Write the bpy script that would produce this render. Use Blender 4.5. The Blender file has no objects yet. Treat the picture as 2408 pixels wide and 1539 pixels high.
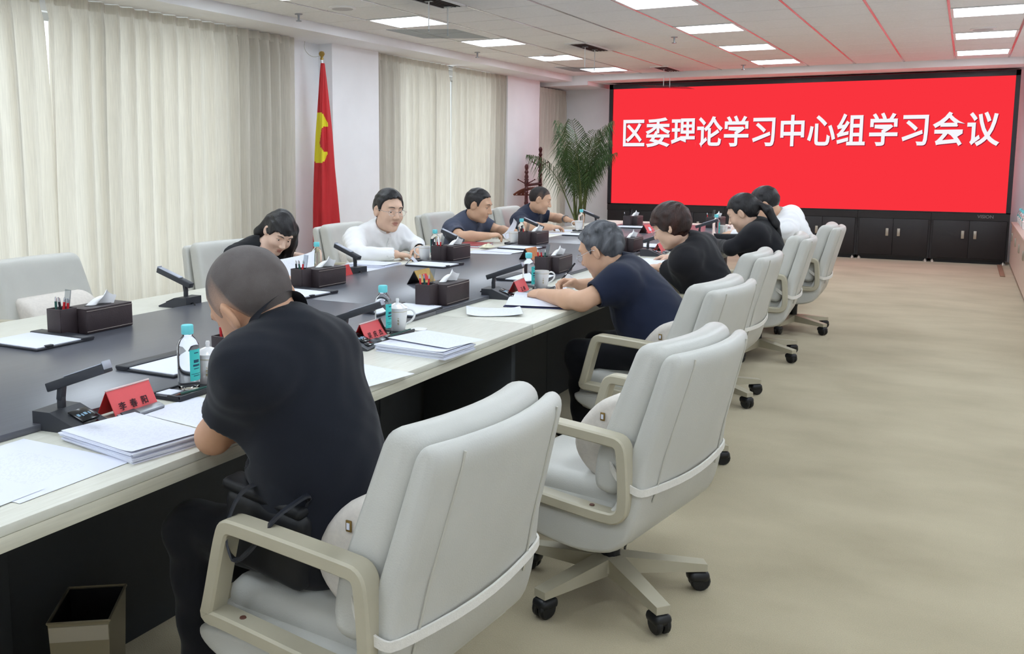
import bpy, bmesh, math, random
import numpy as np
from mathutils import Vector, Matrix, Euler
random.seed(7); np.random.seed(7)
scene = bpy.context.scene
COL = scene.collection
PI = math.pi

# ---------------------------------------------------------------- camera
F, PX, PY, PITCH, YAW, ROLL, H = 2175.0, 1068.0, 641.0, .1235, .503, .002, 1.45
cam = bpy.data.cameras.new('camera'); camo = bpy.data.objects.new('camera', cam); COL.objects.link(camo)
cam.sensor_fit = 'HORIZONTAL'; cam.sensor_width = 36.0
cam.lens = F / 2408 * 36.0
cam.shift_x = (1204 - PX) / 2408.0
cam.shift_y = (PY - 769.5) / 2408.0
cam.clip_start = .02; cam.clip_end = 200
_s, _c = math.sin(YAW), math.cos(YAW)
_fw = Vector((-_s, _c, 0)); _up = Vector((0, 0, 1)); _r = Vector((_c, _s, 0))
_fw2 = _fw * math.cos(PITCH) - _up * math.sin(PITCH)
_up2 = _up * math.cos(PITCH) + _fw * math.sin(PITCH)
_m = Matrix((_r, _up2, -_fw2)).transposed()
camo.matrix_world = Matrix.Translation((0, 0, H)) @ (_m @ Matrix.Rotation(ROLL, 3, 'Z')).to_4x4()
scene.camera = camo

# ---------------------------------------------------------------- world, exposure
world = bpy.data.worlds.new('world'); scene.world = world; world.use_nodes = True
bg = world.node_tree.nodes['Background']
bg.inputs[0].default_value = (.93, .97, 1.0, 1); bg.inputs[1].default_value = 2.6
vs = scene.view_settings
vs.view_transform = 'Standard'; vs.look = 'None'; vs.exposure = 0.0; vs.gamma = 1.0; vs.use_curve_mapping = False
PANEL = 17.8          # ceiling panel strength
cy = scene.cycles
cy.use_denoising = True; cy.use_adaptive_sampling = True; cy.adaptive_threshold = .03; cy.max_bounces = 8; cy.diffuse_bounces = 4; cy.glossy_bounces = 4
cy.transmission_bounces = 6; cy.transparent_max_bounces = 8
cy.caustics_reflective = False; cy.caustics_refractive = False; cy.sample_clamp_indirect = 10.0

def at(x, y, z):
    """point at height z seen at pixel (x, y) of the 2408x1539 frame"""
    du, dv = x - PX, y - PY
    cr, sr = math.cos(ROLL), math.sin(ROLL)
    u, v = cr * du + sr * dv, -sr * du + cr * dv
    d = _fw2 * F + _r * u - _up2 * v
    t = (z - H) / d.z
    return Vector((d.x * t, d.y * t, z))

# ---------------------------------------------------------------- materials
def lin(c):
    return tuple(((v / 255) / 12.92 if v / 255 <= .04045 else ((v / 255 + .055) / 1.055) ** 2.4) for v in c)
def node_mat(name):
    m = bpy.data.materials.new(name); m.use_nodes = True
    nt = m.node_tree; b = nt.nodes['Principled BSDF']
    return m, nt, b
def mat(name, rgb, rough=.5, metal=0, noise=0, scale=8, bump=0, bscale=200, stretch=None, spec=.5, coat=0, sheen=0, trans=0, ior=1.45, emit=0, coords='Object', rgb2=None, sss=0):
    m, nt, b = node_mat(name)
    c = lin(rgb)
    b.inputs['Roughness'].default_value = rough; b.inputs['Metallic'].default_value = metal
    b.inputs['Specular IOR Level'].default_value = spec; b.inputs['IOR'].default_value = ior
    b.inputs['Coat Weight'].default_value = coat; b.inputs['Sheen Weight'].default_value = sheen
    b.inputs['Transmission Weight'].default_value = trans
    if sss:
        b.inputs['Subsurface Weight'].default_value = sss; b.inputs['Subsurface Radius'].default_value = (.012, .005, .003)
    if emit:
        b.inputs['Emission Color'].default_value = (*c, 1); b.inputs['Emission Strength'].default_value = emit
    tc = nt.nodes.new('ShaderNodeTexCoord'); mp = nt.nodes.new('ShaderNodeMapping')
    nt.links.new(tc.outputs[coords], mp.inputs[0])
    if stretch: mp.inputs['Scale'].default_value = stretch
    if noise:
        n = nt.nodes.new('ShaderNodeTexNoise'); n.inputs['Scale'].default_value = scale; n.inputs['Detail'].default_value = 5
        nt.links.new(mp.outputs[0], n.inputs['Vector'])
        r = nt.nodes.new('ShaderNodeValToRGB')
        c2 = lin(rgb2) if rgb2 else tuple(max(0, v * (1 - noise)) for v in c)
        r.color_ramp.elements[0].position = .35; r.color_ramp.elements[1].position = .65
        r.color_ramp.elements[0].color = (*c2, 1); r.color_ramp.elements[1].color = (*(c if rgb2 else tuple(min(1, v * (1 + noise * .6)) for v in c)), 1)
        nt.links.new(n.outputs[0], r.inputs[0]); nt.links.new(r.outputs[0], b.inputs['Base Color'])
    else:
        b.inputs['Base Color'].default_value = (*c, 1)
    if bump:
        n2 = nt.nodes.new('ShaderNodeTexNoise'); n2.inputs['Scale'].default_value = bscale; n2.inputs['Detail'].default_value = 3
        nt.links.new(mp.outputs[0], n2.inputs['Vector'])
        bp = nt.nodes.new('ShaderNodeBump'); bp.inputs['Strength'].default_value = bump; bp.inputs['Distance'].default_value = .01
        nt.links.new(n2.outputs[0], bp.inputs['Height']); nt.links.new(bp.outputs[0], b.inputs['Normal'])
    return m
def emat(name, rgb, s):
    m = bpy.data.materials.new(name); m.use_nodes = True; nt = m.node_tree; nt.nodes.clear()
    e = nt.nodes.new('ShaderNodeEmission'); o = nt.nodes.new('ShaderNodeOutputMaterial')
    e.inputs[0].default_value = (*lin(rgb), 1); e.inputs[1].default_value = s
    nt.links.new(e.outputs[0], o.inputs[0]); return m
def curtain_mat(name, rgb, tr=.5):
    m, nt, b = node_mat(name); nt.nodes.remove(b)
    o = nt.nodes['Material Output']
    tc = nt.nodes.new('ShaderNodeTexCoord'); mp = nt.nodes.new('ShaderNodeMapping'); mp.inputs['Scale'].default_value = (60, 60, 1.5)
    n = nt.nodes.new('ShaderNodeTexNoise'); n.inputs['Scale'].default_value = 3; n.inputs['Detail'].default_value = 4
    nt.links.new(tc.outputs['Object'], mp.inputs[0]); nt.links.new(mp.outputs[0], n.inputs['Vector'])
    r = nt.nodes.new('ShaderNodeValToRGB'); c = lin(rgb)
    r.color_ramp.elements[0].position = .3; r.color_ramp.elements[1].position = .7
    r.color_ramp.elements[0].color = (*(v * .86 for v in c), 1); r.color_ramp.elements[1].color = (*c, 1)
    nt.links.new(n.outputs[0], r.inputs[0])
    d = nt.nodes.new('ShaderNodeBsdfDiffuse'); t = nt.nodes.new('ShaderNodeBsdfTranslucent'); mx = nt.nodes.new('ShaderNodeMixShader')
    nt.links.new(r.outputs[0], d.inputs[0]); nt.links.new(r.outputs[0], t.inputs[0])
    mx.inputs[0].default_value = tr
    nt.links.new(d.outputs[0], mx.inputs[1]); nt.links.new(t.outputs[0], mx.inputs[2]); nt.links.new(mx.outputs[0], o.inputs[0])
    return m
def thin_glass(name, rgb, refl=.06, tint=.97):
    m, nt, b = node_mat(name); nt.nodes.remove(b); o = nt.nodes['Material Output']
    t = nt.nodes.new('ShaderNodeBsdfTransparent'); g = nt.nodes.new('ShaderNodeBsdfGlossy'); fr = nt.nodes.new('ShaderNodeFresnel'); mx = nt.nodes.new('ShaderNodeMixShader')
    t.inputs[0].default_value = (*(v * tint for v in lin(rgb)), 1); g.inputs['Roughness'].default_value = refl; nt.nodes.remove(fr); mx.inputs[0].default_value = .07
    nt.links.new(t.outputs[0], mx.inputs[1]); nt.links.new(g.outputs[0], mx.inputs[2]); nt.links.new(mx.outputs[0], o.inputs[0])
    return m
def carpet_mat():
    m, nt, b = node_mat('carpet')
    tc = nt.nodes.new('ShaderNodeTexCoord')
    def noise(scale, det, mapping=None):
        n = nt.nodes.new('ShaderNodeTexNoise'); n.inputs['Scale'].default_value = scale; n.inputs['Detail'].default_value = det
        if mapping:
            mp = nt.nodes.new('ShaderNodeMapping'); mp.inputs['Scale'].default_value = mapping
            nt.links.new(tc.outputs['Object'], mp.inputs[0]); nt.links.new(mp.outputs[0], n.inputs['Vector'])
        else: nt.links.new(tc.outputs['Object'], n.inputs['Vector'])
        return n
    a = noise(1.8, 10, (.8, 1.3, 1)); f = noise(260, 2)
    r = nt.nodes.new('ShaderNodeValToRGB')
    e = r.color_ramp.elements
    e[0].position = .25; e[0].color = (*lin((168, 156, 129)), 1); e[1].position = .65; e[1].color = (*lin((190, 178, 150)), 1)
    nt.links.new(a.outputs[0], r.inputs[0])
    mx = nt.nodes.new('ShaderNodeMix'); mx.data_type = 'RGBA'; mx.blend_type = 'MULTIPLY'; mx.inputs[0].default_value = .35
    nt.links.new(r.outputs[0], mx.inputs[6]); nt.links.new(f.outputs[0], mx.inputs[7])
    g = nt.nodes.new('ShaderNodeMix'); g.data_type = 'RGBA'; g.blend_type = 'ADD'; g.inputs[0].default_value = .12
    nt.links.new(mx.outputs[2], g.inputs[6]); nt.links.new(r.outputs[0], g.inputs[7])
    nt.links.new(g.outputs[2], b.inputs['Base Color'])
    b.inputs['Roughness'].default_value = .95; b.inputs['Specular IOR Level'].default_value = .15; b.inputs['Sheen Weight'].default_value = .2
    bp = nt.nodes.new('ShaderNodeBump'); bp.inputs['Strength'].default_value = .5; bp.inputs['Distance'].default_value = .004
    nt.links.new(f.outputs[0], bp.inputs['Height']); nt.links.new(bp.outputs[0], b.inputs['Normal'])
    return m
def paper_mat():
    """white paper with faint printed lines"""
    m, nt, b = node_mat('printed_paper')
    tc = nt.nodes.new('ShaderNodeTexCoord'); sp = nt.nodes.new('ShaderNodeSeparateXYZ'); nt.links.new(tc.outputs['Object'], sp.inputs[0])
    def mth(op, a, bb=None, c=None):
        n = nt.nodes.new('ShaderNodeMath'); n.operation = op
        for i, v in enumerate((a, bb, c)):
            if v is None: continue
            if isinstance(v, (int, float)): n.inputs[i].default_value = v
            else: nt.links.new(v, n.inputs[i])
        return n.outputs[0]
    line = mth('GREATER_THAN', mth('FRACT', mth('MULTIPLY', sp.outputs['X'], 150)), .62)
    n = nt.nodes.new('ShaderNodeTexNoise'); n.inputs['Scale'].default_value = 130; n.inputs['Detail'].default_value = 2
    nt.links.new(tc.outputs['Object'], n.inputs['Vector'])
    txt = mth('MULTIPLY', line, mth('GREATER_THAN', n.outputs[0], .52))
    mar = mth('MULTIPLY', mth('LESS_THAN', mth('ABSOLUTE', sp.outputs['X']), .115), mth('LESS_THAN', mth('ABSOLUTE', sp.outputs['Y']), .082))
    txt = mth('MULTIPLY', mth('MULTIPLY', txt, mar), .16)
    mx = nt.nodes.new('ShaderNodeMix'); mx.data_type = 'RGBA'
    mx.inputs[6].default_value = (*lin((226, 229, 242)), 1); mx.inputs[7].default_value = (*lin((120, 122, 135)), 1)
    nt.links.new(txt, mx.inputs[0]); nt.links.new(mx.outputs[2], b.inputs['Base Color'])
    b.inputs['Roughness'].default_value = .8
    return m
M = dict(
    wall=mat('wall_paint', (245, 246, 249), .85, noise=.02, scale=3),
    ceil=mat('ceiling_tile', (240, 240, 240), .9, noise=.03, scale=40, bump=.08, bscale=500),
    white=mat('white_gloss', (240, 240, 240), .4),
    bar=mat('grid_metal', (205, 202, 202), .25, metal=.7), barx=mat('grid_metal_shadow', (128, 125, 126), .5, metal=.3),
    gap=mat('dark_gap', (40, 40, 42), .8),
    carpet=carpet_mat(),
    cream=mat('cream_laminate', (224, 223, 212), .38, noise=.06, scale=14, stretch=(9, .6, 4), rgb2=(214, 212, 199)),
    edge=mat('cream_edge', (212, 208, 190), .5, noise=.08, scale=10, stretch=(8, .5, 12)),
    inlay=mat('dark_laminate', (86, 88, 97), .30, noise=.06, scale=9, stretch=(7, .5, 3), spec=.9),
    base=mat('dark_base', (44, 47, 50), .6, noise=.05, scale=5),
    leather=mat('pale_leather', (200, 199, 193), .42, noise=.03, scale=6, bump=.10, bscale=260),
    seam=mat('leather_seam', (196, 193, 184), .5),
    beige=mat('beige_plastic', (184, 177, 156), .42, noise=.04, scale=9),
    black=mat('black_plastic', (24, 25, 28), .42),
    screw=mat('brown_screw', (98, 62, 52), .5),
    linen=mat('linen_pad', (221, 214, 206), .9, noise=.05, scale=70, bump=.2, bscale=500),
    strap=mat('elastic_strap', (226, 222, 214), .85, noise=.03, scale=120, bump=.15, bscale=300),
    brass=mat('tag_brass', (150, 122, 70), .4, metal=.6),
    curtain=curtain_mat('linen_curtain', (233, 228, 217), .40),
    grey=mat('metal_grey', (150, 152, 156), .35, metal=.9),
    mic=mat('mic_grey', (58, 60, 66), .45, metal=.2),
    micl=mat('mic_light', (172, 177, 190), .4, metal=.3),
    lcd=mat('mic_lcd', (20, 22, 26), .15),
    cable=mat('cable', (26, 27, 30), .5),
    redcard=mat('red_card', (234, 92, 96), .45),
    reddark=mat('red_card_back', (190, 30, 32), .5),
    ink=mat('ink', (60, 30, 40), .8),
    clear=thin_glass('clear_acrylic', (236, 240, 242), .08, .9),
    gold=mat('gold_card', (196, 164, 96), .3, metal=.7, noise=.1, scale=20),
    orange=mat('brown_card', (190, 116, 62), .5, noise=.08, scale=30),
    brown=mat('brown_leather', (58, 48, 51), .5, noise=.06, scale=30, bump=.12, bscale=300),
    blackl=mat('black_leather', (40, 42, 50), .42, noise=.05, scale=20, bump=.1, bscale=300),
    stitch=mat('stitching', (178, 166, 158), .7),
    paper=mat('paper', (226, 229, 242), .8, noise=.01, scale=4),
    print=paper_mat(),
    porc=mat('porcelain', (240, 240, 242), .12, coat=.5),
    gild=mat('gilt', (196, 184, 150), .35, metal=.3),
    water=mat('bottle_clear', (250, 252, 252), .03, trans=1.0, ior=1.2),
    cap=mat('turquoise_cap', (112, 214, 222), .45),
    lab=mat('turquoise_label', (64, 198, 196), .5),
    labink=mat('label_ink', (18, 72, 96), .6),
    tissue=mat('tissue', (246, 246, 248), .95),
    pred=mat('pen_red', (204, 40, 48), .3), pgreen=mat('pen_green', (42, 92, 84), .3), pblack=mat('pen_black', (34, 38, 46), .3),
    silver=mat('silver', (200, 202, 206), .25, metal=.9),
    red=mat('flag_red', (196, 38, 44), .6, noise=.06, scale=5),
    yellow=mat('flag_yellow', (226, 212, 40), .6),
    finial=mat('gilded_finial', (178, 150, 84), .3, metal=.8),
    wood=mat('mahogany', (76, 28, 30), .3, noise=.2, scale=12, stretch=(1, 1, .2)),
    hang=mat('hanger_wood', (104, 46, 30), .4, noise=.15, scale=20),
    leaf=mat('palm_leaf', (66, 94, 54), .45, noise=.25, scale=6),
    stem=mat('palm_stem', (92, 104, 58), .6, noise=.2, scale=14),
    pot=mat('pot_glaze', (214, 212, 206), .35),
    soil=mat('soil', (58, 44, 34), .95, noise=.3, scale=40),
    scrframe=mat('screen_frame', (34, 34, 40), .4),
    cabblack=mat('cabinet_black', (38, 36, 38), .45, noise=.05, scale=7),
    satin=mat('satin_metal', (178, 172, 160), .35, metal=.7),
    maple=mat('pale_maple', (208, 190, 176), .4, noise=.05, scale=8, stretch=(3, 6, .5)),
    maplet=mat('maple_trim', (212, 176, 128), .5),
    kick=mat('kick_brown', (142, 112, 92), .6),
    binmat=mat('bin_steel', (150, 142, 122), .32, metal=.75, noise=.05, scale=5),
    bindark=mat('bin_inner', (22, 22, 24), .35),
    vent=mat('vent_dark', (82, 74, 70), .6),
    glasspane=thin_glass('window_glass', (250, 253, 253), .0),
    alu=mat('window_frame', (214, 216, 218), .4, metal=.3),
    screen=emat('screen_red', (250, 52, 62), 1.0),
    letters=emat('screen_letters', (250, 250, 255), .98),
    letshadow=emat('screen_letter_shadow', (150, 24, 50), .9),
    panel=emat('light_panel', (232, 244, 255), PANEL),
    bluelcd=emat('lcd_text', (150, 190, 220), .8),
)
for k_ in ('letters', 'letshadow', 'bluelcd'): M[k_].cycles.emission_sampling = 'NONE'
# ---------------------------------------------------------------- mesh helpers
class MB:
    """collects shapes; build() links them as ONE mesh object"""
    def __init__(s): s.v = []; s.f = []; s.mi = []; s.cur = 0
    def add(s, vs, fs, mx=None):
        o = len(s.v)
        s.v += [tuple(mx @ Vector(p)) for p in vs] if mx is not None else [tuple(p) for p in vs]
        s.f += [tuple(i + o for i in f) for f in fs]; s.mi += [s.cur] * len(fs)
        return s
    def box(s, c, d, r=0, rot=None, seg=2):
        v, f = _rbox(tuple(round(x, 5) for x in d), round(r, 5), seg)
        mx = Matrix.Translation(c)
        if rot is not None: mx = mx @ Euler(rot).to_matrix().to_4x4()
        return s.add(v, f, mx)
    def box2(s, a, b, r=0):
        return s.box([(a[i] + b[i]) / 2 for i in range(3)], [abs(b[i] - a[i]) for i in range(3)], r)
    def tube(s, pts, rad, n=8, closed=False, caps=True):
        pts = [Vector(p) for p in pts]; m = len(pts)
        rads = rad if isinstance(rad, (list, tuple)) else [rad] * m
        rings = []; prev = None
        for i in range(m):
            if closed: t = pts[(i + 1) % m] - pts[i - 1]
            else: t = pts[min(i + 1, m - 1)] - pts[max(i - 1, 0)]
            t = t.normalized() if t.length > 1e-9 else Vector((0, 0, 1))
            if prev is None:
                a = t.orthogonal().normalized()
            else:
                a = (prev - t * prev.dot(t)); a = a.normalized() if a.length > 1e-6 else t.orthogonal().normalized()
            prev = a; b = t.cross(a)
            rings.append([pts[i] + (a * math.cos(2 * PI * k / n) + b * math.sin(2 * PI * k / n)) * rads[i] for k in range(n)])
        vs = [p for r in rings for p in r]; fs = []
        for i in range(m if closed else m - 1):
            j = (i + 1) % m
            for k in range(n): fs.append((i * n + k, i * n + (k + 1) % n, j * n + (k + 1) % n, j * n + k))
        if caps and not closed:
            fs.append(tuple(reversed(range(n)))); fs.append(tuple((m - 1) * n + k for k in range(n)))
        return s.add(vs, fs)
    def ribbon(s, pts, wdir, w, t, closed=False):
        """flat strap: rectangle section w (along wdir) x t"""
        pts = [Vector(p) for p in pts]; m = len(pts); wd = Vector(wdir).normalized(); vs = []; fs = []
        for i in range(m):
            tg = (pts[(i + 1) % m] - pts[i - 1]) if closed else (pts[min(i + 1, m - 1)] - pts[max(i - 1, 0)])
            tg.normalize(); nn = tg.cross(wd); nn = nn.normalized() if nn.length > 1e-6 else Vector((1, 0, 0))
            w2 = nn.cross(tg).normalized()
            for a, b in ((-1, -1), (1, -1), (1, 1), (-1, 1)): vs.append(pts[i] + w2 * (a * w / 2) + nn * (b * t / 2))
        for i in range(m if closed else m - 1):
            j = (i + 1) % m
            for k in range(4): fs.append((i * 4 + k, i * 4 + (k + 1) % 4, j * 4 + (k + 1) % 4, j * 4 + k))
        if not closed: fs += [(3, 2, 1, 0), ((m - 1) * 4, (m - 1) * 4 + 1, (m - 1) * 4 + 2, (m - 1) * 4 + 3)]
        return s.add(vs, fs)
    def lathe(s, prof, n=20, c=(0, 0, 0), mx=None):
        vs = []; fs = []; m = len(prof)
        for r, z in prof:
            for k in range(n): vs.append((c[0] + r * math.cos(2 * PI * k / n), c[1] + r * math.sin(2 * PI * k / n), c[2] + z))
        for i in range(m - 1):
            for k in range(n): fs.append((i * n + k, i * n + (k + 1) % n, (i + 1) * n + (k + 1) % n, (i + 1) * n + k))
        if prof[0][0] > 1e-4: fs.append(tuple(reversed(range(n))))
        if prof[-1][0] > 1e-4: fs.append(tuple((m - 1) * n + k for k in range(n)))
        return s.add(vs, fs, mx)
    def prism(s, poly, y0, y1, plane='XZ'):
        n = len(poly)
        P = (lambda a, b, y: (a, y, b)) if plane == 'XZ' else ((lambda a, b, y: (a, b, y)) if plane == 'XY' else (lambda a, b, y: (y, a, b)))
        vs = [P(a, b, y0) for a, b in poly] + [P(a, b, y1) for a, b in poly]
        fs = [tuple(range(n)), tuple(reversed(range(n, 2 * n)))] + [(i, i + n, (i + 1) % n + n, (i + 1) % n) for i in range(n)]
        return s.add(vs, fs)
    def grid(s, fn, nu, nv):
        vs = [fn(i / nu, j / nv) for i in range(nu + 1) for j in range(nv + 1)]
        fs = [(i * (nv + 1) + j, i * (nv + 1) + j + 1, (i + 1) * (nv + 1) + j + 1, (i + 1) * (nv + 1) + j) for i in range(nu) for j in range(nv)]
        return s.add(vs, fs)
    def mesh(s, name, mats, smooth=True, angle=40, fix=True):
        me = bpy.data.meshes.new(name); me.from_pydata([tuple(p) for p in s.v], [], s.f)
        for m in (mats if isinstance(mats, (list, tuple)) else [mats]): me.materials.append(m)
        if any(s.mi): me.polygons.foreach_set('material_index', s.mi)
        if fix:
            bm = bmesh.new(); bm.from_mesh(me); bmesh.ops.recalc_face_normals(bm, faces=bm.faces); bm.to_mesh(me); bm.free()
        if smooth:
            me.polygons.foreach_set('use_smooth', [True] * len(me.polygons))
            me.set_sharp_from_angle(angle=math.radians(angle))
        me.update(); return me
    def build(s, name, mats, parent=None, loc=(0, 0, 0), rot=(0, 0, 0), smooth=True, angle=40, fix=True):
        return link(name, s.mesh(name, mats, smooth, angle, fix), parent, loc, rot)
_rb = {}
def _rbox(d, r, seg):
    k = (d, r, seg)
    if k not in _rb:
        bm = bmesh.new(); bmesh.ops.create_cube(bm, size=1)
        for v in bm.verts: v.co = Vector((v.co.x * d[0], v.co.y * d[1], v.co.z * d[2]))
        if r > 0: bmesh.ops.bevel(bm, geom=bm.edges[:], offset=min(r, min(d) * .49), segments=seg, affect='EDGES', profile=.5)
        bm.verts.index_update()
        _rb[k] = ([tuple(v.co) for v in bm.verts], [tuple(v.index for v in f.verts) for f in bm.faces]); bm.free()
    return _rb[k]
def link(name, data, parent=None, loc=(0, 0, 0), rot=(0, 0, 0)):
    o = bpy.data.objects.new(name, data); COL.objects.link(o); o.location = loc; o.rotation_euler = rot
    if parent is not None: o.parent = parent
    return o
def tag(o, label=None, cat=None, group=None, kind=None):
    if label: o['label'] = label
    if cat: o['category'] = cat
    if group: o['group'] = group
    if kind: o['kind'] = kind
    return o
def thing(name, label, cat, loc=(0, 0, 0), rz=0, group=None):
    return tag(link(name, None, None, loc, (0, 0, rz)), label, cat, group)
def children(o): return [c for c in bpy.data.objects if c.parent == o]
_kids = {}
def copy_tree(o, parent=None):
    c = o.copy(); COL.objects.link(c); c.parent = parent
    if o not in _kids: _kids[o] = children(o)
    for ch in _kids[o]: copy_tree(ch, c)
    return c
def dup(root, loc, rz, label=None, group=None, cat=None):
    c = copy_tree(root); c.location = loc; c.rotation_euler = (0, 0, rz); return tag(c, label, cat, group)
def struct(name, mb, m, parent=None, **k):
    o = mb.build(name, m, parent, **k)
    if parent is None: o['kind'] = 'structure'
    return o
_font = None
def text_mesh(body, size, bold=0, extrude=.0004):
    cu = bpy.data.curves.new('t', 'FONT'); cu.body = body; cu.size = size; cu.offset = bold; cu.extrude = extrude
    cu.align_x = 'CENTER'; cu.align_y = 'CENTER'; cu.resolution_u = 3
    ob = bpy.data.objects.new('t', cu); COL.objects.link(ob)
    bpy.context.view_layer.update()
    me = bpy.data.meshes.new_from_object(ob.evaluated_get(bpy.context.evaluated_depsgraph_get()))
    bpy.data.objects.remove(ob); bpy.data.curves.remove(cu)
    return me
def wob(x, y, z=0):
    return math.sin(x * 3.1 + 1.7 * math.sin(y * 2.3 + z)) * math.cos(y * 2.7 + 1.3 * math.sin(x * 1.9 - z))

# ---------------------------------------------------------------- the room
XL, YF, XR, YB = -6.2, 15.1, 1.06, -2.6       # left wall, front wall, right wall, back wall
ZC = 2.75                                       # tiled ceiling
TS = .609                                       # ceiling tile
struct('floor', MB().box2((XL - .3, YB - .1, -.12), (XR + .2, YF + .2, 0)), M['carpet'], smooth=False)
# left wall with three window openings
WIN = [(1.0, 6.75), (9.65, 12.2), (14.0, 14.75)]
mb = MB(); yprev = YB
for a, b in WIN:
    mb.box2((XL - .24, yprev, 0), (XL, a, 2.9)); mb.box2((XL - .24, a, 0), (XL, b, .12)); mb.box2((XL - .24, a, 2.55 if a < 13 else 1.5), (XL, b, 2.9)); yprev = b
mb.box2((XL - .24, yprev, 0), (XL, YF + .2, 2.9))
struct('wall_left', mb, M['wall'], smooth=False)
struct('wall_front', MB().box2((XL - .24, YF, 0), (XR + .2, YF + .2, 2.9)), M['wall'], smooth=False)
struct('wall_right', MB().box2((XR, YB, 0), (XR + .2, YF, 2.9)), M['wall'], smooth=False)
struct('wall_back', MB().box2((XL - .24, YB - .2, 0), (XR + .2, YB, 2.9)), M['wall'], smooth=False)
struct('pillar_1', MB().box2((XL, 8.22, 0), (-6.02, 9.12, 2.66)), M['wall'], smooth=False)
struct('pillar_2', MB().box2((XL, 12.62, 0), (-6.04, 13.80, 2.66)), M['wall'], smooth=False)
for i, (a, b) in enumerate(WIN):
    zt = 2.55 if i < 2 else 1.5
    o = struct('window_%d' % (i + 1), MB().box2((XL - .14, a, .12), (XL - .08, a + .05, zt)).box2((XL - .14, b - .05, .12), (XL - .08, b, zt)).box2((XL - .14, a, .12), (XL - .08, b, .18)).box2((XL - .14, a, zt - .06), (XL - .08, b, zt)), M['alu'], smooth=False)
    nb = 3 if i == 1 else max(1, round((b - a) / 1.3))
    for k in range(nb):
        y0 = a + (b - a) * k / nb; y1 = a + (b - a) * (k + 1) / nb
        if k: MB().box2((XL - .14, y0 - .03, .15), (XL - .08, y0 + .03, zt - .05)).build('mullion', M['alu'], o, smooth=False)
        MB().box2((XL - .112, y0 + .03, .17), (XL - .108, y1 - .03, zt - .05)).build('pane', M['glasspane'], o, smooth=False)
# soffits: along the windows, over the screen, and the alcove beam
XS = -5.61
struct('trim_1', MB().box2((XL, YB, 2.66), (XS, 14.11, 2.95)), M['wall'], smooth=False)
struct('trim_2', MB().box2((XL, 14.11, 2.60), (-5.35, YF, 2.95)), M['wall'], smooth=False)
struct('trim_3', MB().box2((-5.35, 14.11, 2.66), (XR, YF, 2.95)), M['wall'], smooth=False)
struct('baseboard_right', MB().box2((XR - .015, YB, 0), (XR, 8.0, .1)), M['maplet'], smooth=False)
# ceiling: slab, tiles, bars
X0, Y0 = -2.044, 9.31
xs = [X0 + TS * k for k in range(-5, 5)]      # -5.089 .. .392
LIGHTS = [(c, r) for c in (-5, -1, 3) for r in range(-18, 8, 3)]   # column index, row index
VENTS = {(-4, -4): 1, (-4, 2): 1, (-4, 7): 1}
ceil = struct('ceiling', MB().box2((XS, YB, ZC + .012), (XR, 14.11, ZC + .16)), M['ceil'], smooth=False)
mtile = {}
def tile(x0, x1, y0, y1):
    k = (round(x1 - x0, 3), round(y1 - y0, 3))
    if k not in mtile: mtile[k] = MB().box((0, 0, 0), (k[0] - .014, k[1] - .014, .014), .003, seg=1).mesh('tile', M['ceil'], False)
    link('tile', mtile[k], ceil, ((x0 + x1) / 2, (y0 + y1) / 2, ZC + .006))
xe = [XS] + xs + [XR]
jmin, jmax = -6, 7
taken = set()
for (c, r) in LIGHTS: taken.add((c + 6, r))
for j in range(jmin, jmax + 1):
    y0, y1 = Y0 + TS * j, min(Y0 + TS * (j + 1), 14.11)
    for i in range(len(xe) - 1):
        if (i, j) in taken or y1 - y0 < .05: continue
        tile(xe[i], xe[i + 1], y0, y1)
for x in xs:
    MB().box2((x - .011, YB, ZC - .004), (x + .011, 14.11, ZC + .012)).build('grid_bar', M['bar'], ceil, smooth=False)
for j in range(jmin, jmax + 1):
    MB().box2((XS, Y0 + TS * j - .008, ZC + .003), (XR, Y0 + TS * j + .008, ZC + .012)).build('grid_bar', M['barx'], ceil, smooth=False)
# ceiling light panels
colname = {-5: 'window-side', -1: 'middle', 3: 'cabinet-side'}
proto = None
ordn = ['nearest the screen', 'second from the screen', 'third from the screen', 'fourth from the screen', 'fifth from the screen']
for c in (-5, -1, 3):
    rows = [r for r in range(-18, 8, 3)][::-1]
    for k, r in enumerate(rows):
        loc = (X0 + TS * (c + .5), Y0 + TS * (r + .5), ZC)
        lb = 'square ceiling light panel in the %s row, %s' % (colname[c], ordn[k]) if k < 5 else 'square ceiling light panel over the near part of the room'
        if proto is None:
            proto = thing('ceiling_light', lb, 'light', loc, 0, 'ceiling light panels')
            h = TS / 2 - .008
            f = MB()
            for sx, sy, w, d in ((0, h - .012, 2 * h, .024), (0, -h + .012, 2 * h, .024), (h - .012, 0, .024, 2 * h - .048), (-h + .012, 0, .024, 2 * h - .048)):
                f.box((sx, sy, .002), (w, d, .02))
            f.build('frame', M['white'], proto, smooth=False)
            MB().box((0, 0, .004), (2 * h - .05, 2 * h - .05, .012), .004).build('diffuser', M['panel'], proto)
        else: dup(proto, loc, 0, lb)
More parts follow.
